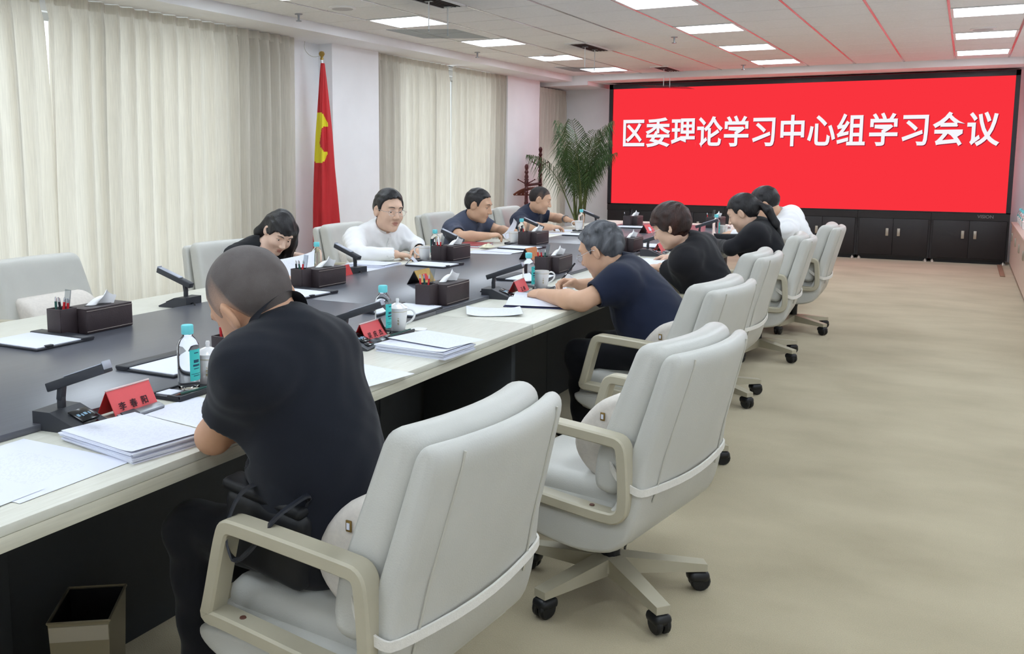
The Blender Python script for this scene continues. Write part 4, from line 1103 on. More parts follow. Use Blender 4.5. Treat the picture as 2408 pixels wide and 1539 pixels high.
def polygonise(f, lo, hi, res, B=8):
    lo = np.asarray(lo, float); hi = np.asarray(hi, float)
    nb = np.maximum(1, np.ceil((hi - lo) / (res * B)).astype(int)); n = nb * B
    bc = [lo[i] + (np.arange(nb[i]) + .5) * B * res for i in range(3)]
    C = np.stack(np.meshgrid(*bc, indexing='ij'), -1).reshape(-1, 3)
    dc = f(C)
    D = np.repeat(np.repeat(np.repeat(dc.reshape(nb), B, 0), B, 1), B, 2).astype(np.float32)
    act = np.where(np.abs(dc) < B * res * 1.35)[0]
    if len(act) == 0: return np.zeros((0, 3)), np.zeros((0, 4), int)
    bi = np.stack(np.unravel_index(act, nb), 1) * B
    off = np.stack(np.meshgrid(*[np.arange(B)] * 3, indexing='ij'), -1).reshape(-1, 3)
    idx = (bi[:, None] + off[None]).reshape(-1, 3)
    D[idx[:, 0], idx[:, 1], idx[:, 2]] = f(lo + idx * res)
    S = D < 0
    mix = np.zeros(tuple(n - 1), np.int8)
    for a in (0, 1):
        for b in (0, 1):
            for c in (0, 1): mix += S[a:n[0] - 1 + a, b:n[1] - 1 + b, c:n[2] - 1 + c]
    cells = np.stack(np.where((mix > 0) & (mix < 8)), 1)
    if len(cells) == 0: return np.zeros((0, 3)), np.zeros((0, 4), int)
    co = np.array([[a, b, c] for a in (0, 1) for b in (0, 1) for c in (0, 1)])
    cv = np.stack([D[cells[:, 0] + a, cells[:, 1] + b, cells[:, 2] + c] for a, b, c in co], 1)
    acc = np.zeros((len(cells), 3)); cnt = np.zeros(len(cells))
    for i in range(8):
        for j in range(i + 1, 8):
            if np.abs(co[i] - co[j]).sum() != 1: continue
            m = (cv[:, i] < 0) != (cv[:, j] < 0)
            t = cv[m, i] / (cv[m, i] - cv[m, j])
            acc[m] += co[i] + t[:, None] * (co[j] - co[i]); cnt[m] += 1
    V = lo + (cells + acc / cnt[:, None]) * res
    ID = -np.ones(tuple(n - 1), np.int64); ID[cells[:, 0], cells[:, 1], cells[:, 2]] = np.arange(len(cells))
    F = []
    for ax in range(3):
        o = [0, 0, 0]; o[ax] = 1
        A = S[:n[0] - o[0], :n[1] - o[1], :n[2] - o[2]]; Bq = S[o[0]:, o[1]:, o[2]:]
        w = np.stack(np.where(A != Bq), 1)
        u_, v_ = (ax + 1) % 3, (ax + 2) % 3
        w = w[(w[:, u_] > 0) & (w[:, v_] > 0) & (w[:, u_] < n[u_] - 1) & (w[:, v_] < n[v_] - 1) & (w[:, ax] < n[ax] - 1)]
        if len(w) == 0: continue
        eu = np.zeros(3, int); eu[u_] = 1; ev = np.zeros(3, int); ev[v_] = 1
        q = [w - eu - ev, w - ev, w, w - eu]
        quad = np.stack([ID[p[:, 0], p[:, 1], p[:, 2]] for p in q], 1)
        flip = ~S[w[:, 0], w[:, 1], w[:, 2]]
        quad[flip] = quad[flip][:, ::-1]
        F.append(quad)
    F = np.concatenate(F); F = F[(F >= 0).all(1)]
    return V, F
def sdf_mesh(name, f, boxes, m, parent, origin, attr=None):
    """boxes[0] is the coarse box; later boxes are finer and replace it inside"""
    Vs, Fs = [], []; o = 0
    for i, (lo, hi, res) in enumerate(boxes):
        V, F = polygonise(f, lo, hi, res)
        if len(F) == 0: continue
        if i == 0:
            c = V[F].mean(1); keep = np.ones(len(F), bool)
            for l2, h2, _ in boxes[1:]:
                keep &= ~((c > np.asarray(l2) + .012) & (c < np.asarray(h2) - .012)).all(1)
            F = F[keep]
        Vs.append(V); Fs.append(F + o); o += len(V)
    V = np.concatenate(Vs) - np.asarray(origin); F = np.concatenate(Fs)
    used = np.unique(F); remap = -np.ones(len(V), int); remap[used] = np.arange(len(used)); V = V[used]; F = remap[F]
    me = bpy.data.meshes.new(name)
    me.vertices.add(len(V)); me.vertices.foreach_set('co', V.astype(np.float32).ravel())
    me.loops.add(len(F) * 4); me.loops.foreach_set('vertex_index', F.astype(np.int32).ravel())
    me.polygons.add(len(F)); me.polygons.foreach_set('loop_start', np.arange(0, len(F) * 4, 4, dtype=np.int32))
    me.polygons.foreach_set('use_smooth', np.ones(len(F), bool))
    me.update(calc_edges=True); me.materials.append(m)
    if attr is not None: me.attributes.new('fade', 'FLOAT', 'POINT').data.foreach_set('value', attr(V + np.asarray(origin)).astype(np.float32))
    return link(name, me, parent)
def ik(sh, wr, l1, l2, pole):
    sh = np.asarray(sh, float); wr = np.asarray(wr, float); d = wr - sh; L = np.linalg.norm(d)
    if L > .985 * (l1 + l2): s = L / (.985 * (l1 + l2)); l1 *= s; l2 *= s
    a = (l1 * l1 - l2 * l2 + L * L) / (2 * L); h = math.sqrt(max(0, l1 * l1 - a * a)); u = d / L
    p = np.asarray(pole, float); p = _n(p - (p @ u) * u)
    return sh + u * a + p * h
def hand_prims(w, d, n, right, S, curl, spread=.12, thumb=.5):
    w = np.asarray(w, float); d = _n(d); n = _n(np.asarray(n, float) - (np.asarray(n, float) @ d) * d)
    t = np.cross(d, n) if right else np.cross(n, d)
    R = np.stack([t, d, n], 1); pr = [(ell(w + d * .048 * S, np.array([.041, .056, .0165]) * S, R), .02)]
    pr.append((ell(w + d * .028 * S + t * .02 * S + n * .006, np.array([.02, .032, .018]) * S, R), .015))
    tips = []
    for i, (bt, L) in enumerate(((.030, .072), (.010, .081), (-.010, .076), (-.029, .060))):
        p = w + d * (.088 - .006 * abs(i - 1.2)) * S + t * bt * S; ang = 0
        dd = _n(d + t * (bt / .03) * spread)
        for k, fr in enumerate((.44, .31, .25)):
            ang += curl[k] * (1 + .12 * i)
            v = dd * math.cos(ang) + n * math.sin(ang)
            q = p + v * L * fr * S; pr.append((rcone(p, q, (.0096 - .0009 * k) * S, (.0089 - .0009 * k) * S), .005)); p = q
        tips.append(p)
    p = w + d * .030 * S + t * .034 * S
    v1 = _n(d * .75 + t * .65 + n * thumb); q = p + v1 * .040 * S; pr.append((rcone(p, q, .0125 * S, .0105 * S), .012))
    v2 = _n(d * .95 + t * .15 + n * (thumb + .1)); r = q + v2 * .032 * S; pr.append((rcone(q, r, .0102 * S, .0085 * S), .005))
    return pr, tips
HAIRLINE = {
    'short': ([-.13, -.06, -.038, -.030, -.012, .010, .018, .028, .036, .05, .07, .10], [-.066, -.070, -.055, -.010, .030, .026, -.004, -.006, .040, .070, .090, .098]),
    'buzz': ([-.13, -.075, -.038, -.030, -.012, .010, .018, .028, .036, .05, .07, .10], [-.135, -.13, -.080, -.010, .030, .026, .002, .004, .046, .066, .084, .092]),
    'bob': ([-.13, -.06, -.03, -.01, .01, .03, .045, .055, .07, .10], [-.105, -.105, -.075, -.045, -.020, -.012, .010, .035, .045, .050]),
    'long': ([-.13, -.06, -.03, -.01, .02, .04, .055, .065, .08, .10], [-.12, -.12, -.12, -.10, -.06, -.02, .03, .052, .062, .066]),
    'pony': ([-.13, -.06, -.038, -.030, -.012, .010, .018, .028, .036, .05, .07, .10], [-.060, -.060, -.045, -.005, .032, .026, .005, .010, .045, .058, .068, .072])}
def skin(name, rgb): return mat(name, rgb, .5, noise=.05, scale=14, spec=.4)
def hair_mat(name, rgb, rgb2=None, rough=.42): return mat(name, rgb, rough, noise=.25, scale=26, stretch=(1, 1, .25), bump=.35, bscale=140, rgb2=rgb2)
def crop_mat(name, sk, hr):
    m = mat(name, hr, .65, noise=.3, scale=16, bump=.3, bscale=600); nt = m.node_tree; b = nt.nodes['Principled BSDF']
    src = b.inputs['Base Color'].links[0].from_socket
    a = nt.nodes.new('ShaderNodeAttribute'); a.attribute_name = 'fade'
    n = nt.nodes.new('ShaderNodeTexNoise'); n.inputs['Scale'].default_value = 60
    ad = nt.nodes.new('ShaderNodeMath'); ad.operation = 'MULTIPLY_ADD'; ad.inputs[1].default_value = .35; nt.links.new(n.outputs[0], ad.inputs[0]); nt.links.new(a.outputs['Fac'], ad.inputs[2])
    r = nt.nodes.new('ShaderNodeMapRange'); r.inputs[1].default_value = .15; r.inputs[2].default_value = 1.1; r.inputs[4].default_value = .92; nt.links.new(ad.outputs[0], r.inputs[0])
    mx = nt.nodes.new('ShaderNodeMix'); mx.data_type = 'RGBA'; mx.inputs[6].default_value = (*lin(sk), 1)
    nt.links.new(r.outputs[0], mx.inputs[0]); nt.links.new(src, mx.inputs[7]); nt.links.new(mx.outputs[2], b.inputs['Base Color'])
    return m
def cloth_mat(name, rgb, rough=.85): return mat(name, rgb, rough, noise=.05, scale=7, bump=.10, bscale=600, sheen=.1, spec=.25)
def person(label, head, haz, hp, hroll, neck, pelvis, taz, arms, S=1.07, fem=False, HS=1.08, skin_m=None, shirt_m=None, hair='short', hair_m=None, hair_t=.012, sleeve='short', collar='polo', trouser_m=None, shoe_m=None,
           glasses=False, brow=(40, 32, 28), belly=.0, vneck=False, hump=.02, extra_hair=None, knee_z=.50, hnoise=.003, hfreq=1.0, lnoise=.0035, shq=.865, shoff={}, mouth_open=False, hres=.0036):
    head = np.array(head, float); neck = np.array(neck, float); pelvis = np.array(pelvis, float)
    root = thing('person', label, 'person', (pelvis[0], pelvis[1], 0)); O3 = np.array([pelvis[0], pelvis[1], 0])
    ta = math.radians(taz); f0 = np.array([math.cos(ta), math.sin(ta), 0]); up = _n(neck - pelvis)
    side = _n(np.cross(f0, up)); fwd = _n(np.cross(up, side)); back = -fwd          # side = person's right
    R = np.stack([side, fwd, up], 1); Lt = np.linalg.norm(neck - pelvis)
    W = (.162 if fem else .183) * S
    mid = lambda q, b=0: pelvis + (neck - pelvis) * q + back * b
    shc = mid(.865, hump)
    shc = mid(shq, hump); sh = {'R': shc + side * W - up * .02 + np.array(shoff.get('R', (0, 0, 0))), 'L': shc - side * W - up * .02 + np.array(shoff.get('L', (0, 0, 0)))}
    # head frame
    a = math.radians(haz); p = math.radians(hp); hf0 = np.array([math.cos(a), math.sin(a), 0]); z = np.array([0, 0, 1.])
    hf = hf0 * math.cos(p) - z * math.sin(p); hu = z * math.cos(p) + hf0 * math.sin(p); hr = np.cross(hf, hu)
    r_ = math.radians(hroll); hr, hu = hr * math.cos(r_) + hu * math.sin(r_), hu * math.cos(r_) - hr * math.sin(r_)
    RH = np.stack([hr, hf, hu], 1); G = HS
    hl = lambda x, y, zz: head + RH @ (np.array([x, y, zz]) * G)
    he = lambda c, r, Rl=None: ell(hl(*c), np.array(r) * G, RH if Rl is None else RH @ Rl)
    wid = .95 if fem else 1.0
    pr = [(he((0, -.008, .028), (.077 * wid, .097, .088)), 0), (he((0, .026, -.040), (.063 * wid, .066, .082)), .035), (he((0, .068, -.098), (.024, .022, .020)), .03),
          (he((.044 * wid, .004, -.070), (.022, .032, .032)), .03), (he((-.044 * wid, .004, -.070), (.022, .032, .032)), .03),
          (he((.036, .062, -.028), (.024, .024, .024)), .03), (he((-.036, .062, -.028), (.024, .024, .024)), .03), (he((0, .080, .036), (.046, .014, .012)), .025)]
    headbase = union(pr)
    sock = [he((s * .032, .104, .008), (.021, .022, .014)) for s in (-1, 1)]
    nose = [(rcone(hl(0, .088, .014), hl(0, .110, -.026), .0085 * G, .0125 * G), .012), (he((.012, .102, -.031), (.0085, .010, .008)), .008), (he((-.012, .102, -.031), (.0085, .010, .008)), .008)]
    lips = [(rcone(hl(-.018, .086, -.058), hl(.018, .086, -.058), .0075 * G, .0075 * G), .008), (rcone(hl(-.014, .085, -.071), hl(.014, .085, -.071), .0078 * G, .0078 * G), .008)]
    slit = rcone(hl(-.022, .094, -.0645), hl(.022, .094, -.0645), (.0055 if mouth_open else .0028) * G, (.0055 if mouth_open else .0028) * G)
    lids = [(he((s * .032, .0765, .0135), (.0155, .010, .0075)), .006) for s in (-1, 1)] + [(he((s * .032, .0750, -.0025), (.0145, .009, .0055)), .006) for s in (-1, 1)]
    ears = []
    for s in (-1, 1):
        er = np.array([[math.cos(.35 * s), -math.sin(.35 * s), 0], [math.sin(.35 * s), math.cos(.35 * s), 0], [0, 0, 1]])
        ears.append((he((s * .081 * wid, -.012, -.004), (.0085, .020, .033), er), .010, he((s * .091 * wid, -.006, -.001), (.008, .011, .019), er)))
    neckp = rcone(neck + up * .0 - back * .012, hl(0, -.020, -.058), (.050 if fem else .059) * max(S, 1), (.047 if fem else .056) * max(S, 1))
    def fhead(P):
        d = headbase(P)
        for s in sock: d = smax(d, -s(P), .016)
        for g, k in nose + lips + lids: d = smin(d, g(P), k)
        d = smax(d, -slit(P), .004)
        for e, k, c in ears:
            d = smin(d, smax(e(P), -c(P), .005), k)
        return smin(d, neckp(P), .03)
    # torso and limbs
    tors = [(ell(pelvis + up * .03, np.array([.172, .128, .13]) * S, R), 0), (ell(mid(.34, .0) + fwd * belly * .5, np.array([.160 - .016 * fem, .122 + belly, .19]) * S, R), .10),
            (ell(mid(.60, hump), np.array([.158 - .016 * fem, .115, .20]) * S, R), .08), (rcone(sh['L'], sh['R'], .058 * S, .058 * S), .09),
            (rcone(neck - up * .022, sh['L'], .050 * S, .050 * S), .07), (rcone(neck - up * .022, sh['R'], .050 * S, .050 * S), .07)]
    if fem: tors += [(ell(mid(.66) + fwd * .085 + side * s * .065, np.array([.062, .060, .065]) * S, R), .04) for s in (-1, 1)]
    tb_ = union(tors); armp = []; hands = []; hcs = []; boxes = []; joints = {}
    l1, l2 = (.275 if fem else .295) * S, (.235 if fem else .255) * S
    ar = .88 if fem else 1.0
    for sd, A in arms.items():
        w = np.array(A['wrist'], float); e = np.array(A['elbow'], float) if 'elbow' in A else ik(sh[sd], w, l1, l2, A['pole'])
        joints[sd] = (sh[sd], e, w)
        a2 = ar * (.72 if sleeve == 'long' else 1)
        armp += [(rcone(sh[sd], e, .050 * S * a2, .043 * S * a2), .03), (rcone(e, e + (w - e) * .35, .043 * S * a2, .044 * S * a2), .02), (rcone(e + (w - e) * .35, w, .044 * S * a2, .028 * S * ar), .02)]
        hp_, tips = hand_prims(w, A['dir'], A['n'], sd == 'R', S * (.90 if fem else .98), A.get('curl', (.35, .4, .3)), A.get('spread', .12), A.get('thumb', .5))
        hands.append(union(hp_)); hcs.append(w + _n(A['dir']) * .07); boxes.append((hcs[-1] - .125, hcs[-1] + .125, .0042))
    farm = union(armp)
    def fbody(P):
        d = smin(tb_(P) + .006, farm(P), .02)
        m = ((P - head) ** 2).sum(1) < (.27 * G) ** 2
        if m.any(): d[m] = smin(d[m], fhead(P[m]), .02)
        for h, hc in zip(hands, hcs):
            m = ((P - hc) ** 2).sum(1) < .19 ** 2
            if m.any(): d[m] = smin(d[m], h(P[m]), .012)
        return d
    pts = np.array([pelvis, neck, head] + [q for j in joints.values() for q in j]); lo = pts.min(0) - .22; hi = pts.max(0) + .22
    bx = [(lo, hi, .0085), (head - .165 * G, head + .165 * G, hres)] + [b for b in boxes]
    sdf_mesh('body', fbody, bx, skin_m, root, O3)
    # shirt
    def wr(P):
        q = (P - pelvis) @ R
        return WK * (.0016 * np.sin(34 * q[:, 2] + 26 * q[:, 0] + 2.5 * np.sin(19 * q[:, 0] + 3)) + .0016 * np.sin(60 * q[:, 2] - 48 * q[:, 0] + 2.4 * np.sin(27 * q[:, 1])) + .0014 * np.sin(95 * q[:, 0] + 70 * q[:, 1] + 4 * np.sin(24 * q[:, 2])))
    WK = .45 if sleeve == 'short' else .55 if collar == 'lapel' else 1.3
    infl = .013 if sleeve == 'short' else .016
    slv = []; holes = []
    for sd, (s0, e, w) in joints.items():
        if sleeve == 'short':
            q = .66 if not fem else .55; hem = s0 + (e - s0) * q
            slv.append((rcone(s0, hem, .057 * S * ar, .062 * S * ar), .03)); holes.append((hem, _n(e - s0), rcone(s0 + (e - s0) * .35, e, .052 * S * ar, .050 * S * ar)))
        else:
            hem = w - _n(w - e) * .012
            slv.append((rcone(s0, e, .068 * S * ar, .058 * S * ar), .03)); slv.append((rcone(e, hem, .058 * S * ar, .042 * S * ar), .03)); holes.append((hem, _n(w - e), rcone(e + (w - e) * .6, w + _n(w - e) * .03, .034 * S * ar, .034 * S * ar)))
    fs_ = union(slv); hemz = -.06
    ncut = rcone(neck + up * .012 + fwd * .015, hl(0, .0, -.06), .052 * S, .085 * S)
    vcut = ell(neck + fwd * .12 - up * .085, np.array([.085, .12, .165]) * S, R) if vneck else None
    def fshirt(P):
        b = tb_(P) - infl
        s = fs_(P)
        wm = 1.0
        for hem, ax, hole in holes: wm = wm * np.clip(np.linalg.norm(P - hem, axis=1) / .09 - .35, 0, 1)
        d = smin(b, s, .075) + wr(P) * wm
        for hem, ax, hole in holes:
            d = np.maximum(d, np.where(np.linalg.norm(P - hem, axis=1) < .13, (P - hem) @ ax, -1)); d = np.maximum(d, -hole(P))
        d = smax(d, -ncut(P), .006)
        if vcut is not None: d = smax(d, -vcut(P), .01)
        return np.maximum(d, hemz - (P - pelvis) @ up)
    sdf_mesh('jacket' if collar == 'lapel' else 'shirt', fshirt, [(lo, hi, .0075)], shirt_m, root, O3)
    # collar
    nk = _n(hl(0, -.02, -.06) - neck); cs_ = _n(np.cross(fwd, nk)); cf = _n(np.cross(nk, cs_)); cc = neck + nk * .030 + fwd * .006
    if collar in ('polo', 'shirt', 'lapel'):
        g = .42 if collar != 'lapel' else .7; rr = (.054 if fem else .064) * max(S, 1.0)
        def fc(u, v):
            th = g + (2 * PI - 2 * g) * u; fr = abs(u - .5) * 2
            pts_ = [(rr + .022 + .012 * fr ** 4, -.022 - .020 * fr ** 6), (rr + .010, .012), (rr + .002, .030 - .010 * fr ** 3), (rr - .004, .022), (rr - .006, -.02)]
            q = v * 4; i = min(int(q), 3); t_ = q - i; r1 = pts_[i][0] * (1 - t_) + pts_[i + 1][0] * t_; h1 = pts_[i][1] * (1 - t_) + pts_[i + 1][1] * t_
            return tuple(cc + cf * r1 * math.cos(th) * 1.04 + cs_ * r1 * math.sin(th) + nk * h1 - O3)
        MB().grid(fc, 36, 8).build('collar', shirt_m, root, angle=180, fix=False)
    if collar in ('polo', 'shirt'):
        # front placket with buttons, lying on the chest
        pl = MB(); bt = MB(); pts_ = []
        for k in range(9):
            o = neck + (pelvis - neck) * (.05 + (.30 if collar == 'polo' else .75) * k / 8)
            lo_, hi_ = 0.0, .30
            for _ in range(22):
                m_ = (lo_ + hi_) / 2
                if fshirt((o + fwd * m_)[None])[0] < 0: lo_ = m_
                else: hi_ = m_
            pts_.append(o + fwd * (lo_ + .002) - O3)
        pl.ribbon(pts_, side, .030, .004).build('placket', shirt_m, root, angle=60)
        for k in range(1, 8, 3 if collar == 'polo' else 2):
            mx = Matrix.Translation(pts_[k] + fwd * .003) @ Vector(fwd).to_track_quat('Z', 'Y').to_matrix().to_4x4()
            bt.lathe([(.0, .002), (.005, .002), (.0055, 0)], 10, mx=mx)
        bt.build('buttons', M['gild'] if False else M['white'] if collar == 'shirt' else M['pblack'], root)
    # trousers and shoes
    kn = {}; tr = [(ell(pelvis + up * .0 - np.array([0, 0, .01]), np.array([.178, .135, .11]) * S, R), 0)]; shoes = []
    f2 = f0; sd2 = np.array([math.sin(ta), -math.cos(ta), 0])
    for s in (-1, 1):
        hip = pelvis + sd2 * s * .095 * S + np.array([0, 0, .0]); k_ = pelvis + f2 * .40 * S + sd2 * s * .12; k_[2] = knee_z + .02; an = k_ + f2 * (.05 if s > 0 else -.04); an[2] = .105
        tr += [(rcone(hip, k_, .088 * S * (.95 if fem else 1), .064 * S), .05), (rcone(k_, an, .064 * S, .052 * S), .03)]
        shoes.append((an, k_))
    ft = union(tr)
    lo2 = np.array([min(pelvis[0], pelvis[0] + f2[0] * .6) - .3, min(pelvis[1], pelvis[1] + f2[1] * .6) - .3, .05]); hi2 = np.array([max(pelvis[0], pelvis[0] + f2[0] * .6) + .3, max(pelvis[1], pelvis[1] + f2[1] * .6) + .3, pelvis[2] + .25])
    sdf_mesh('trousers', lambda P: np.maximum(ft(P) - .004 + .003 * np.sin(60 * P[:, 2] + 30 * P[:, 0]), .075 - P[:, 2]), [(lo2, hi2, .012)], trouser_m, root, O3)
    for an, k_ in shoes:
        sm = union([(ell(an + f2 * .06 + np.array([0, 0, -.062]), np.array([.125, .046, .042]), np.stack([f2, sd2, z], 1)), 0), (rcone(an + np.array([0, 0, -.05]), an + np.array([0, 0, -.01]), .045, .045), .02)])
        sdf_mesh('shoe', lambda P: np.maximum(sm(P), .002 - P[:, 2]), [(an - .22, an + .22, .011)], shoe_m, root, O3)
    # hair
    hx, hz_ = HAIRLINE[hair]; th = hair_t
    cap = he((0, -.012, .030), (.077 * wid + th * .6, .097 + th, .088 + th * 1.15))
    ex = union(extra_hair(hl, he, head, RH, neck)) if extra_hair else None
    def fhair(P):
        q = (P - head) @ RH / G
        line = np.interp(q[:, 1] + .12 * np.maximum(0, np.abs(q[:, 0]) - .05), hx, hz_)
        d = cap(P) + hnoise * np.sin(hfreq * (70 * q[:, 0] + 60 * q[:, 1]) + 3 * np.sin(40 * q[:, 2])) * np.sin(hfreq * (50 * q[:, 2] + 45 * q[:, 1]) + 2 * np.sin(33 * q[:, 0]))
        line = line + lnoise * (np.sin(95 * q[:, 0] + 40 * q[:, 1]) + .7 * np.sin(210 * q[:, 0] - 130 * q[:, 1] + 1))
        d = smax(d, (line - q[:, 2]) * G * .8, .005)
        if ex is not None: d = smin(d, ex(P) + .003 * np.sin(150 * q[:, 0] + 120 * q[:, 1]), .02)
        return d
    e_ = .16 if ex is None else .42
    def ffade(P):
        q = (P - head) @ RH / G
        line = np.interp(q[:, 1] + .12 * np.maximum(0, np.abs(q[:, 0]) - .05), hx, hz_)
        return np.clip((q[:, 2] - line) / .075, 0, 1)
    sdf_mesh('hair', fhair, [(head - e_ * G, head + e_ * G, .0042)], hair_m, root, O3, ffade)
    # eyes, brows, lips colour
    ey = MB(); ir = MB(); bw = MB()
    def mx_at(x, y, zz): return Matrix.Translation(hl(x, y, zz) - O3) @ Matrix(((hr[0], hf[0], hu[0]), (hr[1], hf[1], hu[1]), (hr[2], hf[2], hu[2]))).to_4x4()
    for s in (-1, 1):
        rot = Matrix.Rotation(-PI / 2, 4, 'X')
        ey.lathe([(.0, -.0118), (.006, -.0102), (.0102, -.006), (.0118, 0), (.0102, .006), (.006, .0102), (.0, .0118)], 14, mx=mx_at(s * .032, .0725, .0058) @ Matrix.Diagonal((G, G, G * .8, 1)) @ rot)
        ir.lathe([(.0, .0018), (.0036, .0011), (.0047, -.001)], 12, mx=mx_at(s * .032, .0836, .0035) @ Matrix.Scale(G, 4) @ rot)
        bp_ = [hl(s * (.014 + .036 * k / 6), .0965 - .016 * (k / 6) ** 2, .0315 + .0045 * math.sin(k / 6 * 2.9)) - O3 for k in range(7)]
        bw.tube(bp_, [.0020, .0028, .0030, .0029, .0026, .0020, .0010], 6)
    ey.build('eyes', M['eyewhite'], root); ir.build('irises', M['iris'], root); bw.build('eyebrows', hair_m, root)
    MB().tube([hl(-.021, .0905, -.0605) - O3, hl(-.007, .0945, -.0585) - O3, hl(.007, .0945, -.0585) - O3, hl(.021, .0905, -.0605) - O3], [.001, .0044, .0044, .001], 6).tube([hl(-.018, .0895, -.0690) - O3, hl(-.006, .0930, -.0705) - O3, hl(.006, .0930, -.0705) - O3, hl(.018, .0895, -.0690) - O3], [.001, .0046, .0046, .001], 6).build('lips', M['lip'], root)
    if glasses:
        gl = MB()
        for s in (-1, 1):
            ring = [hl(s * .034 + .0235 * math.cos(t_), .1065 - .004 * abs(math.cos(t_)), .002 + .0175 * math.sin(t_)) - O3 for t_ in np.linspace(0, 2 * PI, 20, endpoint=False)]
            gl.tube(ring, .0011, 5, closed=True)
            gl.tube([hl(s * .0575, .100, .006) - O3, hl(s * .078, .085, .008) - O3, hl(s * .086, .0, .012) - O3, hl(s * .083, -.020, .002) - O3], .0013, 5)
        gl.tube([hl(-.011, .1085, .006) - O3, hl(0, .112, .010) - O3, hl(.011, .1085, .006) - O3], .0011, 5)
        gl.build('glasses', M['silver'], root)
    return root, joints, hl, O3
M['eyewhite'] = mat('eye_white', (226, 222, 218), .2); M['iris'] = mat('eye_iris', (34, 24, 20), .15); M['lip'] = mat('lip', (190, 128, 116), .5)
SK = [skin('skin_warm', (224, 186, 162)), skin('skin_tan', (214, 172, 144)), skin('skin_fair', (234, 200, 180)), skin('skin_brown', (206, 160, 130))]
HB = hair_mat('black_hair', (26, 24, 28)); HG = hair_mat('grey_hair', (104, 106, 112), (52, 54, 60), .5); HBR = hair_mat('brown_hair', (62, 36, 30), (38, 24, 22)); HZ = crop_mat('cropped_hair', (184, 150, 130), (82, 80, 82))
HS_ = hair_mat('dark_short_hair', (38, 36, 40), (24, 23, 26))
C_BLACK = cloth_mat('black_polo', (26, 29, 38)); C_NAVY = cloth_mat('navy_polo', (28, 35, 56)); C_SLATE = cloth_mat('slate_polo', (74, 80, 100)); C_NAVY2 = cloth_mat('dark_navy_polo', (40, 47, 68))
C_BLAZ = cloth_mat('black_blazer', (30, 30, 35)); C_TOP = cloth_mat('black_top', (26, 28, 33)); C_WHITE = cloth_mat('white_shirt', (246, 246, 248)); C_TR = cloth_mat('dark_trousers', (24, 25, 30)); SHOE = mat('black_shoe', (20, 20, 22), .3)
DN = (0, 0, -1)
# P1: near man seen from behind
person('man with shaved head in a black polo, back turned, leaning on the near table', (-1.442, 1.652, 1.108), 165, 36, 18, (-1.355, 1.655, 1.06), (-1.275, 1.735, .56), 176,
       {'L': dict(wrist=(-1.60, 1.83, .80), elbow=(-1.52, 1.585, .795), dir=(-.3, .95, 0), n=DN), 'R': dict(wrist=(-1.72, 1.97, .80), elbow=(-1.54, 1.83, .80), dir=(-.6, .6, 0), n=DN)},
       S=.94, HS=1.12, skin_m=SK[3], shirt_m=C_BLACK, hair='buzz', hair_m=HZ, hair_t=.004, hnoise=.001, trouser_m=C_TR, shoe_m=SHOE, belly=.03, hump=.01, shq=.86, shoff={'L': (-.01, .03, .045), 'R': (-.03, -.055, -.02)})
# P2: grey-haired man writing
P2 = person('grey-haired man with glasses in a navy polo writing with a pen', (-1.515, 4.225, 1.01), 172, 24, 4, (-1.42, 4.27, .92), (-1.15, 4.20, .56), 178,
       {'L': dict(wrist=(-1.74, 4.04, .80), elbow=(-1.50, 3.93, .80), dir=(-.8, .55, 0), n=(.1, .3, -1), curl=(.9, 1.0, .6)), 'R': dict(wrist=(-1.70, 4.42, .805), elbow=(-1.50, 4.60, .80), dir=(-.85, -.35, .15), n=(.1, -.5, -.8), curl=(.75, .8, .5), thumb=.8)},
       S=1.03, HS=1.05, skin_m=SK[1], shirt_m=C_NAVY, hair='short', hair_m=HG, hair_t=.014, hnoise=.006, hfreq=1.6, trouser_m=C_TR, shoe_m=SHOE, glasses=True, belly=.03, hump=.0, shq=.84)
HC = crop_mat('cropped_dark_hair', (104, 82, 72), (34, 32, 35))
# P3: woman with short brown hair
person('woman with short brown hair and glasses in a black blazer reading papers', (-1.515, 5.42, 1.045), 176, 24, 3, (-1.43, 5.49, .95), (-1.25, 5.55, .52), 176,
       {'L': dict(wrist=(-1.575, 5.44, .80), elbow=(-1.36, 5.39, .745), dir=(-.85, .45, -.05), n=(0, 0, -1), curl=(.5, .5, .3)), 'R': dict(wrist=(-1.66, 6.02, .80), elbow=(-1.45, 5.98, .80), dir=(-.9, .1, 0), n=DN)},
       S=1.04, HS=1.0, fem=True, skin_m=SK[0], shirt_m=C_BLAZ, hair='bob', hair_m=HBR, hair_t=.029, sleeve='long', collar='lapel', trouser_m=C_TR, shoe_m=SHOE, glasses=True, hump=.008)
# P4: ponytail woman
def pony(hl, he, head, RH, neck):
    a = hl(0, -.125, .01); b = hl(.0, -.16, -.05) ; c = b + np.array([.05, .02, -.10]); d = c + np.array([.035, .02, -.10])
    return [(ell(hl(0, -.105, .012), np.array([.03, .03, .03]) * 1.1), 0), (rcone(a, b, .022, .030), .02), (rcone(b, c, .030, .030), .02), (rcone(c, d, .030, .012), .02)]
person('woman with a dark ponytail in a black blazer looking down at papers', (-1.435, 7.07, 1.045), 172, 26, 3, (-1.335, 7.10, .945), (-1.22, 7.05, .52), 176,
       {'L': dict(wrist=(-1.70, 7.20, .80), elbow=(-1.47, 6.86, .80), dir=(-.9, .35, 0), n=DN), 'R': dict(wrist=(-1.74, 7.40, .82), elbow=(-1.50, 7.48, .80), dir=(-.9, .1, .05), n=(0, -.3, -1))},
       S=1.06, HS=1.10, fem=True, skin_m=SK[0], shirt_m=C_BLAZ, hair='pony', hair_m=HB, hair_t=.014, sleeve='long', collar='lapel', trouser_m=C_TR, shoe_m=SHOE, extra_hair=pony, hump=.012)
